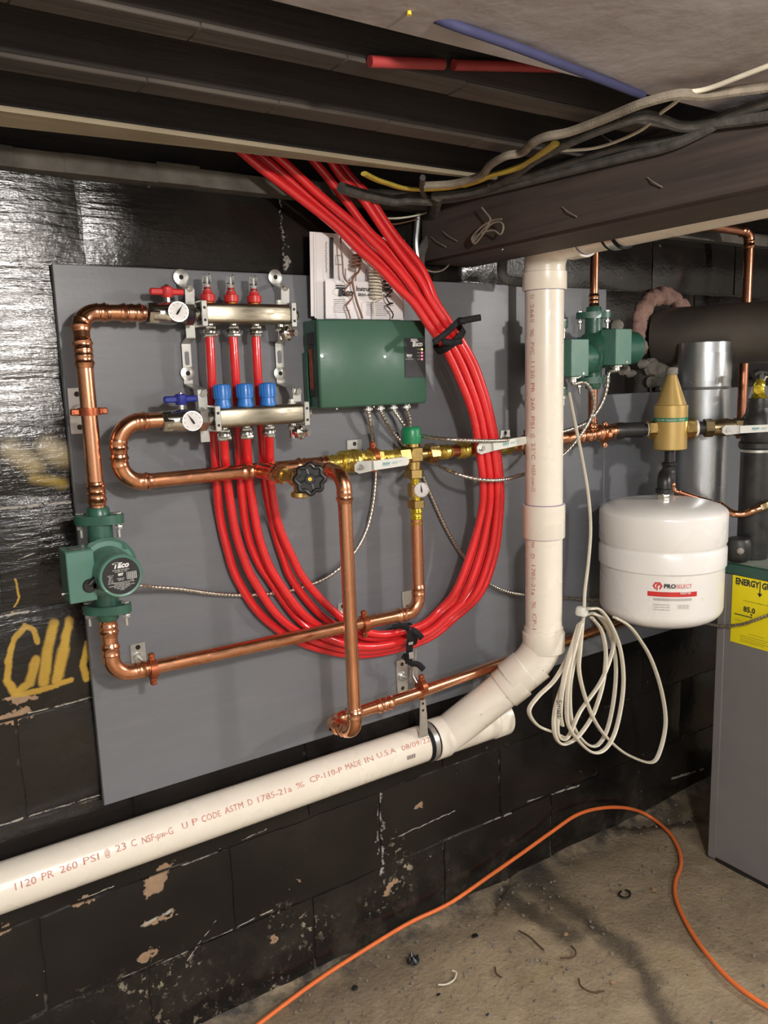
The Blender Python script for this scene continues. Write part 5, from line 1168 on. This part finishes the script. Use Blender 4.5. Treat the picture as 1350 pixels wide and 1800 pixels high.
prof += [(zm2-.003, R2), (zm2, R2+.0005), (zm2+.003, Rr*1.0), (zm1-.006, Rr*1.0), (zm1-.001, Rr*.985), (zm1+.003, Rr*.975), (zm1+.008, Rr*.985), (zm1+.014, Rr)]
prof += [(zs_-.01, Rr)]+[(zs_-.01+(ztop-zs_+.002)*math.sin(PI/2*k/10)**1.0, Rr*(1-.0+0)*math.cos(PI/2*k/10)**.62 if k < 10 else .012) for k in range(1, 11)]
prof = [(h-base, r) for h, r in prof]
part('shell', MB().lathe((tc.x, -.24, base), (0, 0, 1), prof, 72), M_white, tk, sharp=50)
part('top_nipple', MB().nut((tc.x, -.24, ztop-.012), (tc.x, -.24, ztop+.006), .017).cyl((tc.x, -.24, ztop), (tc.x, -.24, ztop+.012), .012), M_chrome, tk)
part('base_ring', MB().lathe((tc.x, -.24, base-.006), (0, 0, 1), [(0, Rr*.32), (.002, Rr*.36), (.008, Rr*.36)], 40), M_energy, tk, 'yellow-green sticker edge under the tank')
# tank label
na = math.atan2(-.24+(-0), 1)
def tn(px, py):   # point on the tank wall seen at px, py
    r = ray(px, py); ox, oy = CAM.x-tc.x, CAM.y+.24; A_ = r.x**2+r.y**2; B_ = 2*(ox*r.x+oy*r.y); C0 = ox*ox+oy*oy-(R2+.0008)**2
    t = (-B_-math.sqrt(max(B_*B_-4*A_*C0, 0)))/(2*A_); return CAM+r*t
def ang(p): return math.atan2(p.y+.24, p.x-tc.x)
def patch(mb, a0, a1, z0_, z1_, rr=R2+.0006, n=10):
    v = []
    for k in range(n+1):
        a_ = a0+(a1-a0)*k/n
        for z_ in (z0_, z1_): v.append(V3((tc.x+rr*math.cos(a_), -.24+rr*math.sin(a_), z_)))
    return mb.add(v, [(2*k, 2*k+2, 2*k+3, 2*k+1) for k in range(n)])
def rtext(mb, s, xa, ya, xb_, yb, size, **kw):
    p, q = tn(xa, ya), tn(xb_, yb); v, f = glyphs(s, size, **kw); a0, a1 = ang(p), ang(q); wd = max(x for x, _ in v)-min(x for x, _ in v); zc_ = (p.z+q.z)/2
    k = ((a1-a0)/wd); rr = R2+.0014
    return mb.add([V3((tc.x+rr*math.cos((a0+a1)/2+x*k), -.24+rr*math.sin((a0+a1)/2+x*k), zc_+y)) for x, y in v], f)
p, q = tn(1138, 1043), tn(1225, 1043); lb = patch(MB(), ang(p), ang(q), p.z-.0065, p.z+.0065)
lbl = part('label_stripe', lb, M_redp, tk, 'red label stripe')
tb = MB(); rtext(tb, 'PRO', 1167, 1031, 1188, 1031, .0155, bold=.0007); part('lettering', tb, M_ink, tk, 'black italic lettering', sharp=180)
tb = MB(); rtext(tb, 'SELECT', 1188.5, 1031, 1216, 1031, .0155); part('lettering', tb, M_redp, tk, 'red lettering', sharp=180); q_ = tn(1156, 1030); tb = MB()
a_ = ang(q_); M_ = 26
hx = [(math.cos(PI/3*k+PI/6*0)*.0125, math.sin(PI/3*k)*.0115) for k in range(6)]; hi = [(x*.62, y*.62) for x, y in hx]
def tpt(dx, dz): aa = a_+dx/R2; return V3((tc.x+(R2+.0012)*math.cos(aa), -.24+(R2+.0012)*math.sin(aa), q_.z+dz))
for k in (0, 1, 2, 3, 4, 5):
    if k == 4: continue
    j = (k+1) % 6; tb.add([tpt(*hx[k]), tpt(*hx[j]), tpt(*hi[j]), tpt(*hi[k])], [(0, 1, 2, 3)])
tb.add([tpt(-.003, -.012), tpt(.0, -.012), tpt(.0, .004), tpt(-.003, .004)], [(0, 1, 2, 3)]); tb.add([tpt(-.003, .001), tpt(.005, .001), tpt(.005, .005), tpt(-.003, .005)], [(0, 1, 2, 3)])
part('emblem', tb, M_redp, tk, 'red hexagon emblem', sharp=180, kind='stuff')
tb = MB(); rtext(tb, 'PSXT30', 1196, 1043, 1214, 1043, .0075, bold=.0002); part('lettering', tb, M_lettering, lbl, sharp=180)
p, q = tn(1148, 1053), tn(1216, 1054); part('label_box', patch(MB(), ang(p), ang(q), p.z-.0035, p.z+.0035), simple('pale_grey_print', (.5, .49, .47), .5), tk)
tb = MB()
for k in range(10):
    p = tn(1191+2.2*k, 1067); w_ = .004 if k % 3 else .002; patch(tb, ang(p), ang(p)+w_, p.z-.006, p.z+.006, R2+.001, 1)
part('barcode', tb, M_ink, tk, 'black barcode', sharp=180); tb = MB()
for k, s in enumerate(('EXPANSION TANK FOR CLOSED', 'HYDRONIC HEATING SYSTEMS', 'MAX PRESSURE 100 PSI')): rtext(tb, s, 1148, 1063+4.4*k, 1177, 1063+4.4*k, .0034)
part('lettering', tb, M_ink, tk, 'fine black print', sharp=180)

# black elbows between separator and tank
el = T('black_iron_fitting', (tc.x, -.24, ztop+.01), 'black iron nipple, tee and elbow joining the gold canister to the tank', 'pipe fitting')
za, zb = zs0, ztop
e0 = V3((sx_, sy_, za)); eT = V3((tc.x+.004, -.24, zb+.008))
mdz = za-.075; mid1 = V3((sx_, sy_, mdz)); mid2 = V3((eT.x, eT.y, zb+.05))
part('nipple', MB().cyl(e0, e0-V3((0, 0, .05)), .0135), M_iron, el)
part('tee', MB().lathe(e0-V3((0, 0, .036)), (0, 0, -1), [(0, .018), (.002, .021), (.01, .021), (.014, .018), (.035, .019), (.042, .0175)], 20), M_iron, el)
part('elbow', MB().tube(fil([mid1+V3((0, 0, .02)), mid1-V3((0, 0, .02)), mid2+V3((0, 0, .018)), eT], .025, 8), .0195, 20).lathe(eT+V3((0, 0, .0)), (0, 0, 1), [(0, .021), (.002, .0235), (.012, .0235), (.015, .02)], 20), M_iron, el)
# small copper feed tube across the tank top
def sc3(px, py, off): return W(px, py, off)
ft = T('copper_feed_tube', sc3(1185, 870, sy_*-1), 'thin copper tube running over the tank top to the boiler', 'pipe')
g0 = V3((sx_+.012, sy_-.004, W(1180, 835, -sy_).z)); f1 = g0-V3((0, 0, .045)); f2 = sc3(1195, 878, .2); f3 = sc3(1258, 890, .27); f4 = sc3(1278, 903, .3); 
run(ft, [g0, f1+V3((.004, 0, 0)), sc3(1262, 886, .275)], .0068, .014, .012, M_copper_dark)
coupling(ft, sc3(1250, 884.5, .27), sc3(1268, 888, .28), .0075, M_copper)
part('elbow', fitting(MB(), cr([sc3(1264, 887, .275), sc3(1276, 895, .30), sc3(1290, 903, .33), sc3(1308, 903, .35), sc3(1325, 897, .37), sc3(1338, 892, .375)], 6), .0095, .05), M_copper, ft, 'bright copper bend')
part('nut', MB().nut(sc3(1334, 893, .372), sc3(1352, 886, .385), .015), M_brassd, ft)

# ================================================================ BOILER, FLUE
bx0, by1, by0, bx1 = 2.066, -.286, -1.0, 2.75
bo = T('boiler', (bx0, by1, 0), 'grey jacketed boiler with dark green lid and yellow energy label', 'boiler')
part('jacket', MB().box(((bx0+bx1)/2, (by0+by1)/2, .475), (bx1-bx0, by1-by0, .91), .006), M_boiler, bo)
part('lid', MB().box(((bx0+bx1)/2-.002, (by0+by1)/2, .9385), (bx1-bx0+.012, by1-by0+.012, .033), .003), M_lidedge, bo)
part('lid_top', MB().box(((bx0+bx1)/2, (by0+by1)/2, .9545), (bx1-bx0, by1-by0, .003), .001), M_boilertop, bo, 'dusty top surface')
part('corner_trim', MB().box((bx0-.001, by1-.012, .47), (.004, .024, .9), .001), M_boiler, bo)
part('toe_kick', MB().box(((bx0+bx1)/2, (by0+by1)/2, .01), (bx1-bx0-.03, by1-by0-.03, .02)), M_iron, bo)
E1, E2, E3 = PX(1288, 1003, bx0-.002), PX(1284, 1127, bx0-.002), PX(1350, 1143, bx0-.002)
ey0, ez1, ez0 = (E1.y+E2.y)/2, E1.z, E2.z; ew = .17; eo = V3((bx0-.0025, ey0, ez0)); eu = V3((0, -1, 0)); ev = V3((0, 0, 1)); eh = ez1-ez0
est = part('energy_label', MB().box((bx0-.0016, ey0-ew/2, (ez0+ez1)/2), (.0012, ew, eh), .0002), M_energy, bo, 'bright yellow energy guide label')
tb = MB(); text(tb, 'ENERGY', eo+eu*.045+ev*(eh-.028), eu, ev, .025, .073, bold=.0012); text(tb, 'GUIDE', eo+eu*.117+ev*(eh-.028), eu, ev, .025, .055, bold=.0012)
def er(a, b, w_, h_): tb.add([eo+eu*x+ev*y for x, y in ((a, b), (a+w_, b), (a+w_, b+h_), (a, b+h_))], [(0, 1, 2, 3)])
er(.0825, eh-.055, .003, .04); tb.add([eo+eu*x+ev*y for x, y in ((.076, eh-.05), (.084, eh-.061), (.092, eh-.05))], [(0, 1, 2)])
er(.01, eh*.4, .055, .003); tb.add([eo+eu*x+ev*y for x, y in ((.058, eh*.4+.011), (.066, eh*.4+.011), (.062, eh*.4+.004))], [(0, 1, 2)])
text(tb, '85.0', eo+eu*.055+ev*(eh*.5), eu, ev, .021, bold=.0008); text(tb, 'Annual Fuel Utilization Efficiency', eo+eu*.085+ev*(eh*.62), eu, ev, .006, .1)
text(tb, 'Least Efficient', eo+eu*.022+ev*(eh*.33), eu, ev, .004)
for i, (a, b, w_) in enumerate(((.03, .026, .1), (.03, .02, .08), (.055, .035, .05), (.03, .014, .09), (.03, .009, .075), (.01, eh-.04, .012))): er(a, b, w_, .0009)
part('lettering', tb, M_ink, est, sharp=180)
# flue: galvanized vertical pipe behind the boiler, black duct to the wall
gthr = [math.atan2(ray(x, 700).x, ray(x, 700).y) for x in (1190, 1284)]; gm = sum(gthr)/2; goff = .165
gd = (1.65-goff)/math.cos(gm); gx = (1.65-goff)*math.tan(gm); gr = gd*math.sin((gthr[1]-gthr[0])/2)
M_ = None
gv = T('galvanized_flue', (gx, -goff, .78), 'vertical galvanized flue pipe rising behind the boiler', 'flue pipe')
part('pipe', MB().lathe((gx, -goff, .8), (0, 0, 1), [(0, gr), (.62, gr), (.78, gr)], 48), M_galv, gv)
zsm = W(1240, 683, goff+gr*.8).z
part('seam', MB().lathe((gx, -goff, zsm-.004), (0, 0, 1), [(0, gr), (.0015, gr+.002), (.004, gr+.0008), (.0065, gr+.002), (.008, gr)], 48), M_galv, gv)
for k in (-.6, .4): part('screw', MB().lathe((gx+gr*math.sin(k-.9), -goff-gr*math.cos(k-.9), zsm+.018), (math.sin(k-.9), -math.cos(k-.9), 0), [(0, .004), (.003, .0035)], 8), M_chrome, gv)
part('base_flange', MB().lathe((gx, -goff, .79), (0, 0, 1), [(0, gr*1.1), (.012, gr*1.08), (.016, gr)], 40), M_boilertop, gv, 'dusty collar at the foot')
dk = T('smoke_duct', (2.12, -.1, 1.6), 'black horizontal smoke pipe running from the wall over the boiler', 'flue pipe')
dw = W(1165, 588, 0); de = V3((gx+.27, -.64, 1.60)); da = V3((dw.x-.0, .02, 1.607)); rd = .088
part('duct', MB().tube([da, da.lerp(de, .33), de], [rd*.97, rd, rd*1.04], 48), M_duct, dk)
part('saddle', MB().lathe((gx, -goff, 1.47), (0, 0, 1), [(0, gr+.001), (.03, gr+.0015), (.08, gr+.001)], 40), M_galv, dk)
# hole in the wall with mortar collar
ml = MB(); rnd = random.Random(5)
def blob_ring(c, r0, r1, a0, a1, n, ry=1.0):
    for k in range(n):
        a_ = a0+(a1-a0)*k/(n-1); r_2 = r0+rnd.uniform(-.006, .006)
        q = V3((c.x+r_2*math.cos(a_), -.006, c.z+r_2*math.sin(a_)*ry)); R_e = r1*rnd.uniform(.75, 1.15)
        ml.lathe(q+V3((0, .01, 0)), (rnd.uniform(-.2, .2), -1, rnd.uniform(-.2, .2)), [(0, R_e), (.012, R_e*.95), (.02, R_e*.7), (.024, R_e*.25)], 9)
blob_ring(dw, .12, .026, .55, 3.5, 28); 
solo('mortar_collar', ml, M_mortar_patch, 'rough pinkish mortar collar where the smoke pipe enters the wall', 'mortar', kind=None)
ml = MB()
for (px, py, rr_) in ((1100, 650, .018), (1112, 657, .013), (1150, 645, .03), (1165, 650, .026), (1185, 640, .022), (1150, 672, .018), (1135, 640, .015), (1162, 685, .012), (1088, 573, .02)):
    q = W(px, py, .012); ml.lathe(q+V3((0, .02, 0)), (0, -1, .1), [(0, rr_), (.02, rr_*.9), (.03, rr_*.5), (.033, rr_*.15)], 9)
solo('mortar_lumps', ml, M_lightpatch, 'pale broken mortar lumps below the smoke pipe', 'mortar', kind='stuff')
# old black elbow lump behind the thick pipe
q = V3((2.16, -.36, .957)); q = W(1300, 930, .33)
ob = T('black_iron_fitting', (q.x, q.y, .957), 'old stained black fitting on the boiler lid left of the thick pipe', 'pipe fitting')
part('body', MB().lathe((q.x, q.y, .9575), (0, 0, 1), [(0, .022), (.006, .03), (.02, .035), (.055, .035), (.066, .03), (.07, .02)], 14), M_iron, ob); part('crust', MB().lathe((q.x-.026, q.y-.022, .995), (-.6, -.7, .3), [(0, .011), (.004, .009), (.006, .003)], 7), M_lightpatch, ob)
# copper verticals on the far right
cx_ = W(1308, 720, .12).x; tcx = T('copper_pipe_run', (W(1300, 700, .12).x, -.12, 1.35), 'dark copper pipe at the far right, from the ceiling down to the black tee', 'pipe', 'pressed copper pipe runs')
g1 = W(1302, 765, .12); g2 = W(1311, 425, .12); g2 = V3((g1.x, -.12, g2.z)); g3 = W(1230, 400, .12)
run(tcx, [(g1.x, -.12, g1.z-.01), (g1.x, -.12, g2.z+.03), (g3.x-.1, -.12, g2.z+.035), (g3.x-.1, .02, g2.z+.035)], .0145, .03, .02, M_copper_dark)
# white cable coil hanging at the far right
wc = MB(); cw = W(1352, 725, .06)
for k in range(5):
    rr_ = .1+.008*k; pts = [V3((cw.x+.01+rr_*.82*math.cos(a_)+.002*k, -.035-.009*k, cw.z-.005+rr_*1.25*math.sin(a_))) for a_ in [2*PI*j/40 for j in range(40)]]
    wc.tube(pts, .004, 8, True)
solo('cable_coil', wc, M_cable, 'white cable coil on the grey board at the far right edge', 'cable')
hk = T('wall_hook', (cw.x, -.03, cw.z+.13), 'small hook holding the far right cable coil', 'hook'); part('hook', MB().tube([(cw.x+.01, -.016, cw.z+.118), (cw.x+.01, -.09, cw.z+.112), (cw.x+.01, -.092, cw.z+.13)], .003, 8), M_iron, hk)
# stub pipe near the beam end, upper middle
q = W(900, 500, .1); su = T('old_pipe_stub', (q.x, -.09, q.z), 'old tarnished pipe elbow behind the riser top, under the beam', 'pipe')
part('pipe', MB().tube(fil([W(882, 455, .09), W(882, 492, .09), W(925, 497, .09)], .025, 8), .012, 14), M_dcable, su)

# ================================================================ WHITE FLAT CABLE COIL BELOW THE RISER
OC = .27
def flatcable(pts, label, offs, n=8, r=.0062, m=None, group='hanging white flat cable'):
    return solo('flat_cable', MB().tube(cr([W(x, y, o_) for (x, y), o_ in zip(pts, offs)], n), r, 8, flat=.45), m or M_cable, label, 'cable', group)
flatcable([(1000, 690), (1008, 730), (1022, 800), (1034, 870), (1038, 930), (1034, 990), (1028, 1040), (1026, 1085), (1018, 1110)], 'white flat cable dropping from the pump to the tied coil', [.16, .17, .2, .22, .24, .25, .26, .27, .27], r=.0058)
loops = [
 [(1020, 1095), (1000, 1150), (975, 1195), (945, 1225), (930, 1250), (945, 1275), (975, 1288), (995, 1298)],
 [(1022, 1095), (1008, 1150), (990, 1200), (975, 1250), (975, 1290), (988, 1308), (1010, 1300), (1028, 1280), (1045, 1250), (1060, 1200), (1065, 1150), (1058, 1110), (1040, 1085)],
 [(1024, 1092), (1020, 1140), (1018, 1180), (1030, 1230), (1050, 1275), (1080, 1310), (1110, 1330), (1145, 1340), (1160, 1320), (1170, 1270), (1163, 1215), (1145, 1160), (1125, 1125), (1105, 1100), (1080, 1085)],
 [(1022, 1095), (1005, 1160), (997, 1220), (998, 1270), (1015, 1300), (1040, 1322), (1062, 1318), (1080, 1290), (1092, 1240), (1096, 1190), (1090, 1140), (1075, 1100), (1055, 1072), (1035, 1070)],
 [(1024, 1095), (1012, 1150), (1002, 1210), (1006, 1270), (1028, 1305), (1050, 1310), (1068, 1280), (1080, 1220), (1082, 1160), (1070, 1110), (1048, 1080), (1030, 1080)],
 [(1020, 1098), (1000, 1170), (985, 1230), (980, 1285), (990, 1300), (1002, 1290), (1020, 1250), (1055, 1200), (1075, 1150), (1078, 1115), (1062, 1088), (1040, 1078)],
 [(1018, 1098), (1002, 1150), (990, 1200), (985, 1250), (988, 1275)]]
cll = ['leftmost bulging loop of the tied white cable coil', 'narrow inner loop of the tied white cable coil', 'widest loop of the white cable coil, swinging out below the tank', 'long loop at the right side of the tied white cable coil', 'middle loop of the tied white cable coil', 'crossing loop low in the tied white cable coil', 'loose end of the white cable coil with black handwriting']
cobj = T('cable_coil', W(1025, 1095, OC), 'white flat cable coil tied at its top, hanging below the riser and tank', 'cable')
for k, lp in enumerate(loops):
    n_ = len(lp); pts = [W(x, y, OC+.012*(k % 4)-.01+.012*math.sin(PI*i/(n_-1))) for i, (x, y) in enumerate(lp)]
    part('loop', MB().tube(cr(pts, 8), .0072, 8, flat=.5), M_cable, cobj)
part('tie', MB().lathe(W(1022, 1082, OC+.002), (.15, 0, 1), [(0, .014), (.004, .0165), (.018, .016), (.022, .013)], 14), M_tape2, cobj, 'wrap of clear tape')
q = W(984, 1250, OC+.05); tb = text(MB(), 'Smart', W(983, 1246, OC+.046), (.1, 0, -1), (.8, -.6, .05), .02); part('lettering', tb, M_ink, cobj, 'handwritten black word', sharp=180)

# ================================================================ WIRES ALONG THE BEAM
def bw(pts, r, m, label, X=1.214, n=6, group='old wires along the beam', flat=1.0, name='beam_cable'):
    p = [PX(x, y, X) if len(q) == 2 else W(x, y, q[2]) for q in pts for (x, y) in [q[:2]]]
    p = [q if q.z < 1.904-r*.6 else CAM+(q-CAM)*((1.904-r*.6-CAM.z)/(q.z-CAM.z)) for q in p]
    return solo(name, MB().tube(cr(p, n), r, 8, flat=flat), m, label, 'cable', group)
bw([(1420, 132), (1350, 152), (1290, 160), (1240, 167), (1200, 165), (1170, 170), (1120, 185), (1060, 210), (1000, 232), (960, 240), (935, 252), (918, 268), (890, 274), (862, 290), (845, 308), (800, 322), (745, 326)], .0075, M_bcable, 'thick tan cloth-covered cable along the top of the beam', 1.188)
bw([(1420, 92), (1350, 116), (1300, 135), (1240, 157), (1195, 163)], .0035, M_cable, 'thin white wire leaving the tan cable at the upper right', 1.186)
bw([(1200, 168), (1185, 182), (1160, 200), (1128, 228), (1080, 250), (1040, 261), (1000, 264), (970, 266), (955, 278), (940, 288)], .0028, M_cable, 'thin white wire sagging below the tan cable', 1.188)
bw([(976, 252), (955, 268), (925, 288), (895, 300), (865, 308), (840, 318), (815, 326)], .0085, M_ycable, 'flat yellow cable length on the right, under the tan cable', 1.19, flat=.6)
bw([(828, 322, .03), (790, 330, .04), (745, 333, .05), (710, 331, .06), (680, 322, .06), (662, 316, .05), (640, 305, .04)], .0075, M_ycable, 'flat yellow cable length on the left, reaching the wall', flat=.6)
bw([(1420, 190), (1350, 205), (1280, 214), (1200, 222), (1150, 206), (1120, 205), (1060, 225), (1000, 250), (940, 282), (900, 310), (840, 335), (760, 345)], .009, M_dcable, 'dark grey cable just below the tan cable', 1.208)
bw([(1420, 160), (1350, 180), (1290, 200), (1240, 228), (1180, 255), (1100, 275), (1000, 300), (930, 318), (860, 335), (800, 348), (750, 352)], .009, M_dcable, 'dark grey cable lowest across the beam face', 1.207)
bw([(1300, 205), (1260, 215), (1180, 245), (1080, 262), (960, 300), (860, 326)], .007, M_dcable, 'dark grey cable midway across the beam face', 1.212)
bw([(760, 352, .03), (720, 350, .03), (690, 352, .03), (640, 342, .025), (600, 330, .02)], .012, M_dcable, 'dark cable bundle leaving the beam end toward the sill')
bw([(763, 355, .02), (757, 370, .03), (735, 378, .04), (705, 383, .05), (680, 384, .03), (655, 384, .02)], .0022, M_cable, 'thin pale wire drooping from the beam end', n=8)
bw([(735, 385, .03), (715, 390, .04), (690, 394, .05), (660, 388, .02)], .0016, M_wbrown, 'thin brown wire drooping from the beam end')
bw([(743, 312, .04), (742, 335, .05), (748, 348, .04)], .006, M_dcable, 'short strap around the yellow cable at the beam end')
bw([(770, 345, .012), (760, 390, .018), (752, 420, .02), (740, 445, .02), (738, 480, .015)], .012, M_dcable, 'dark cable running down the wall at the beam end')
bw([(735, 375, .02), (733, 400, .02), (731, 430, .02), (736, 470, .02)], .0075, M_galv, 'grey metal-sheathed cable down the wall at the beam end')
bw([(738, 440, .02), (745, 470, .03), (765, 478, .04), (785, 470, .04), (800, 445, .02)], .002, M_bcable, 'thin loop of wire at the lower beam end')
p = [PX(x, y, 1.2) for x, y in ((847, 365), (855, 375), (862, 385), (858, 395), (848, 405), (838, 418), (832, 425), (836, 415), (850, 408), (868, 405), (880, 412), (885, 398), (878, 390), (862, 395), (850, 410), (835, 428), (830, 418), (845, 400), (865, 388), (882, 385))]
solo('wire_scrap', MB().tube(cr(p, 5), .002, 6), M_bcable, 'tangled scrap of wire stuck to the beam face', 'wire')
for i, (px, py) in enumerate(((884, 438), (712, 20), (930, 485), (860, 483))):
    if i == 0: q = PX(px, py, 1.22); solo('nail', MB().lathe(q, (-1, -.3, 0), [(0, .002), (.006, .002), (.006, .004), (.0075, .003)], 10), M_chrome, 'bright nail head low on the beam face', 'nail')
    if i == 1: q = PZ(719, 20, 1.921); solo('nail', MB().lathe(q, (0, 0, -1), [(0, .0025), (.004, .003)], 10), M_yel, 'tiny bright yellow spot on the ceiling sheet edge', 'nail')

# ================================================================ FLOOR THINGS
cp = [(300, 1905), (395, 1850), (455, 1800), (560, 1722), (650, 1664), (720, 1622), (790, 1588), (860, 1540), (920, 1498), (970, 1462), (1015, 1432), (1060, 1420), (1105, 1421), (1140, 1434), (1175, 1462), (1193, 1492), (1197, 1520), (1187, 1552), (1190, 1585), (1212, 1632), (1245, 1680), (1290, 1728), (1350, 1770), (1440, 1815)]
cpts = []
for x, y in cp:
    p = PZ(x, y, .012)
    if p.y > -.012-.02: 
        p = W(x, y, .02+.008)       # the cord leans on the wall where it climbs
    cpts.append(p)
solo('extension_cord', MB().tube(cr(cpts, 8), .0056, 12), M_orange, 'orange extension cord snaking across the dirty concrete floor', 'cord')
def scrap(pts, r, m, label, cat='debris', name='floor_scrap', flat=1.0):
    return solo(name, MB().tube(cr([PZ(x, y, .004+r) for x, y in pts], 6), r, 8, flat=flat), m, label, cat, 'scraps on the floor')
scrap([(770, 1731), (785, 1730), (798, 1722), (802, 1710), (795, 1706)], .0022, M_cable, 'curled cream wire offcut on the floor, lower middle')
scrap([(1092, 1566), (1088, 1572), (1096, 1578), (1106, 1576), (1107, 1568), (1100, 1564)], .0028, M_black, 'small black ring-shaped scrap on the floor')
M_rust = simple('rusty_brown', (.09, .05, .025), .8)
scrap([(912, 1636), (930, 1646), (945, 1660), (956, 1670)], .0022, M_rust, 'thin dark rusty wire on the floor under the cord')
scrap([(1017, 1720), (1022, 1734), (1040, 1744), (1062, 1742)], .002, M_rust, 'curved rusty wire on the floor, lower right of centre')
scrap([(870, 1700), (873, 1712), (882, 1718)], .002, M_rust, 'short rusty wire on the floor beside the pale offcut')
scrap([(985, 1684), (1008, 1682), (1012, 1672), (1004, 1662)], .002, M_rust, 'faint rusty loop on the floor')
def chip(px, py, s, m, label, seed):
    r_ = random.Random(seed); q = PZ(px, py, .004); n = 7; v = [q+V3((s*r_.uniform(.6, 1.1)*math.cos(2*PI*k/n), s*.7*r_.uniform(.6, 1.1)*math.sin(2*PI*k/n), r_.uniform(0, .003))) for k in range(n)]
    return solo('paint_chip', MB().prism(v, (0, 0, .002+s*.12)), m, label, 'debris', 'scraps on the floor')
M_tan = simple('tan_chip', (.4, .25, .14), .8)
chip(995, 1644, .009, M_tan, 'orange tan chip on the floor near the worn channel', 1); chip(1150, 1566, .009, M_tan, 'tan chip on the floor right of the black ring scrap', 2)
chip(966, 1500, .008, M_tan, 'tan chip on the floor just below the cord', 3); chip(1078, 1729, .009, M_tan, 'tan chip on the floor at the curved rusty wire', 4); chip(838, 1675, .005, M_lightpatch, 'pale chip on the floor left of centre', 5)
chip(771, 1750, .006, M_black, 'small dark lump on the floor below the pale offcut', 6); chip(857, 1785, .006, simple('navy_chip', (.05, .05, .12), .5), 'tiny blue-black chip near the bottom edge', 7); chip(835, 1646, .012, M_black, 'dark lump on the floor beside the cord', 8)
r_ = random.Random(3); q = PZ(726, 1688, .006); lm = MB()
for k in range(5): lm.lathe(q+V3((r_.uniform(-.014, .014), r_.uniform(-.012, .012), -.002)), (r_.uniform(-.5, .5), r_.uniform(-.5, .5), 1), [(0, .009), (.006, .008), (.012, .004), (.02, .001)], 7)
solo('leaf_scrap', lm, M_black, 'crumpled black leaf-like scrap on the floor by the wall', 'debris')
q = PZ(624, 1738, .003); solo('hex_nut', MB().nut(q, q+V3((0, 0, .005)), .008), M_iron, 'rusty hexagonal nut on the floor under the cord', 'nut')
gr_ = MB(); r_ = random.Random(11)
for k in range(420):
    x = r_.uniform(.7, 2.3); y = -abs(r_.gauss(0, .35))-.01; s = r_.uniform(.0012, .0035); gr_.box((x, y, .002+s*.4), (s*2, s*1.6, s), 0, Matrix.Rotation(r_.uniform(0, 3), 3, 'Z'))
solo('floor_grit', gr_, M_lightpatch, 'fine pale grit scattered over the concrete floor', 'debris', kind='stuff')
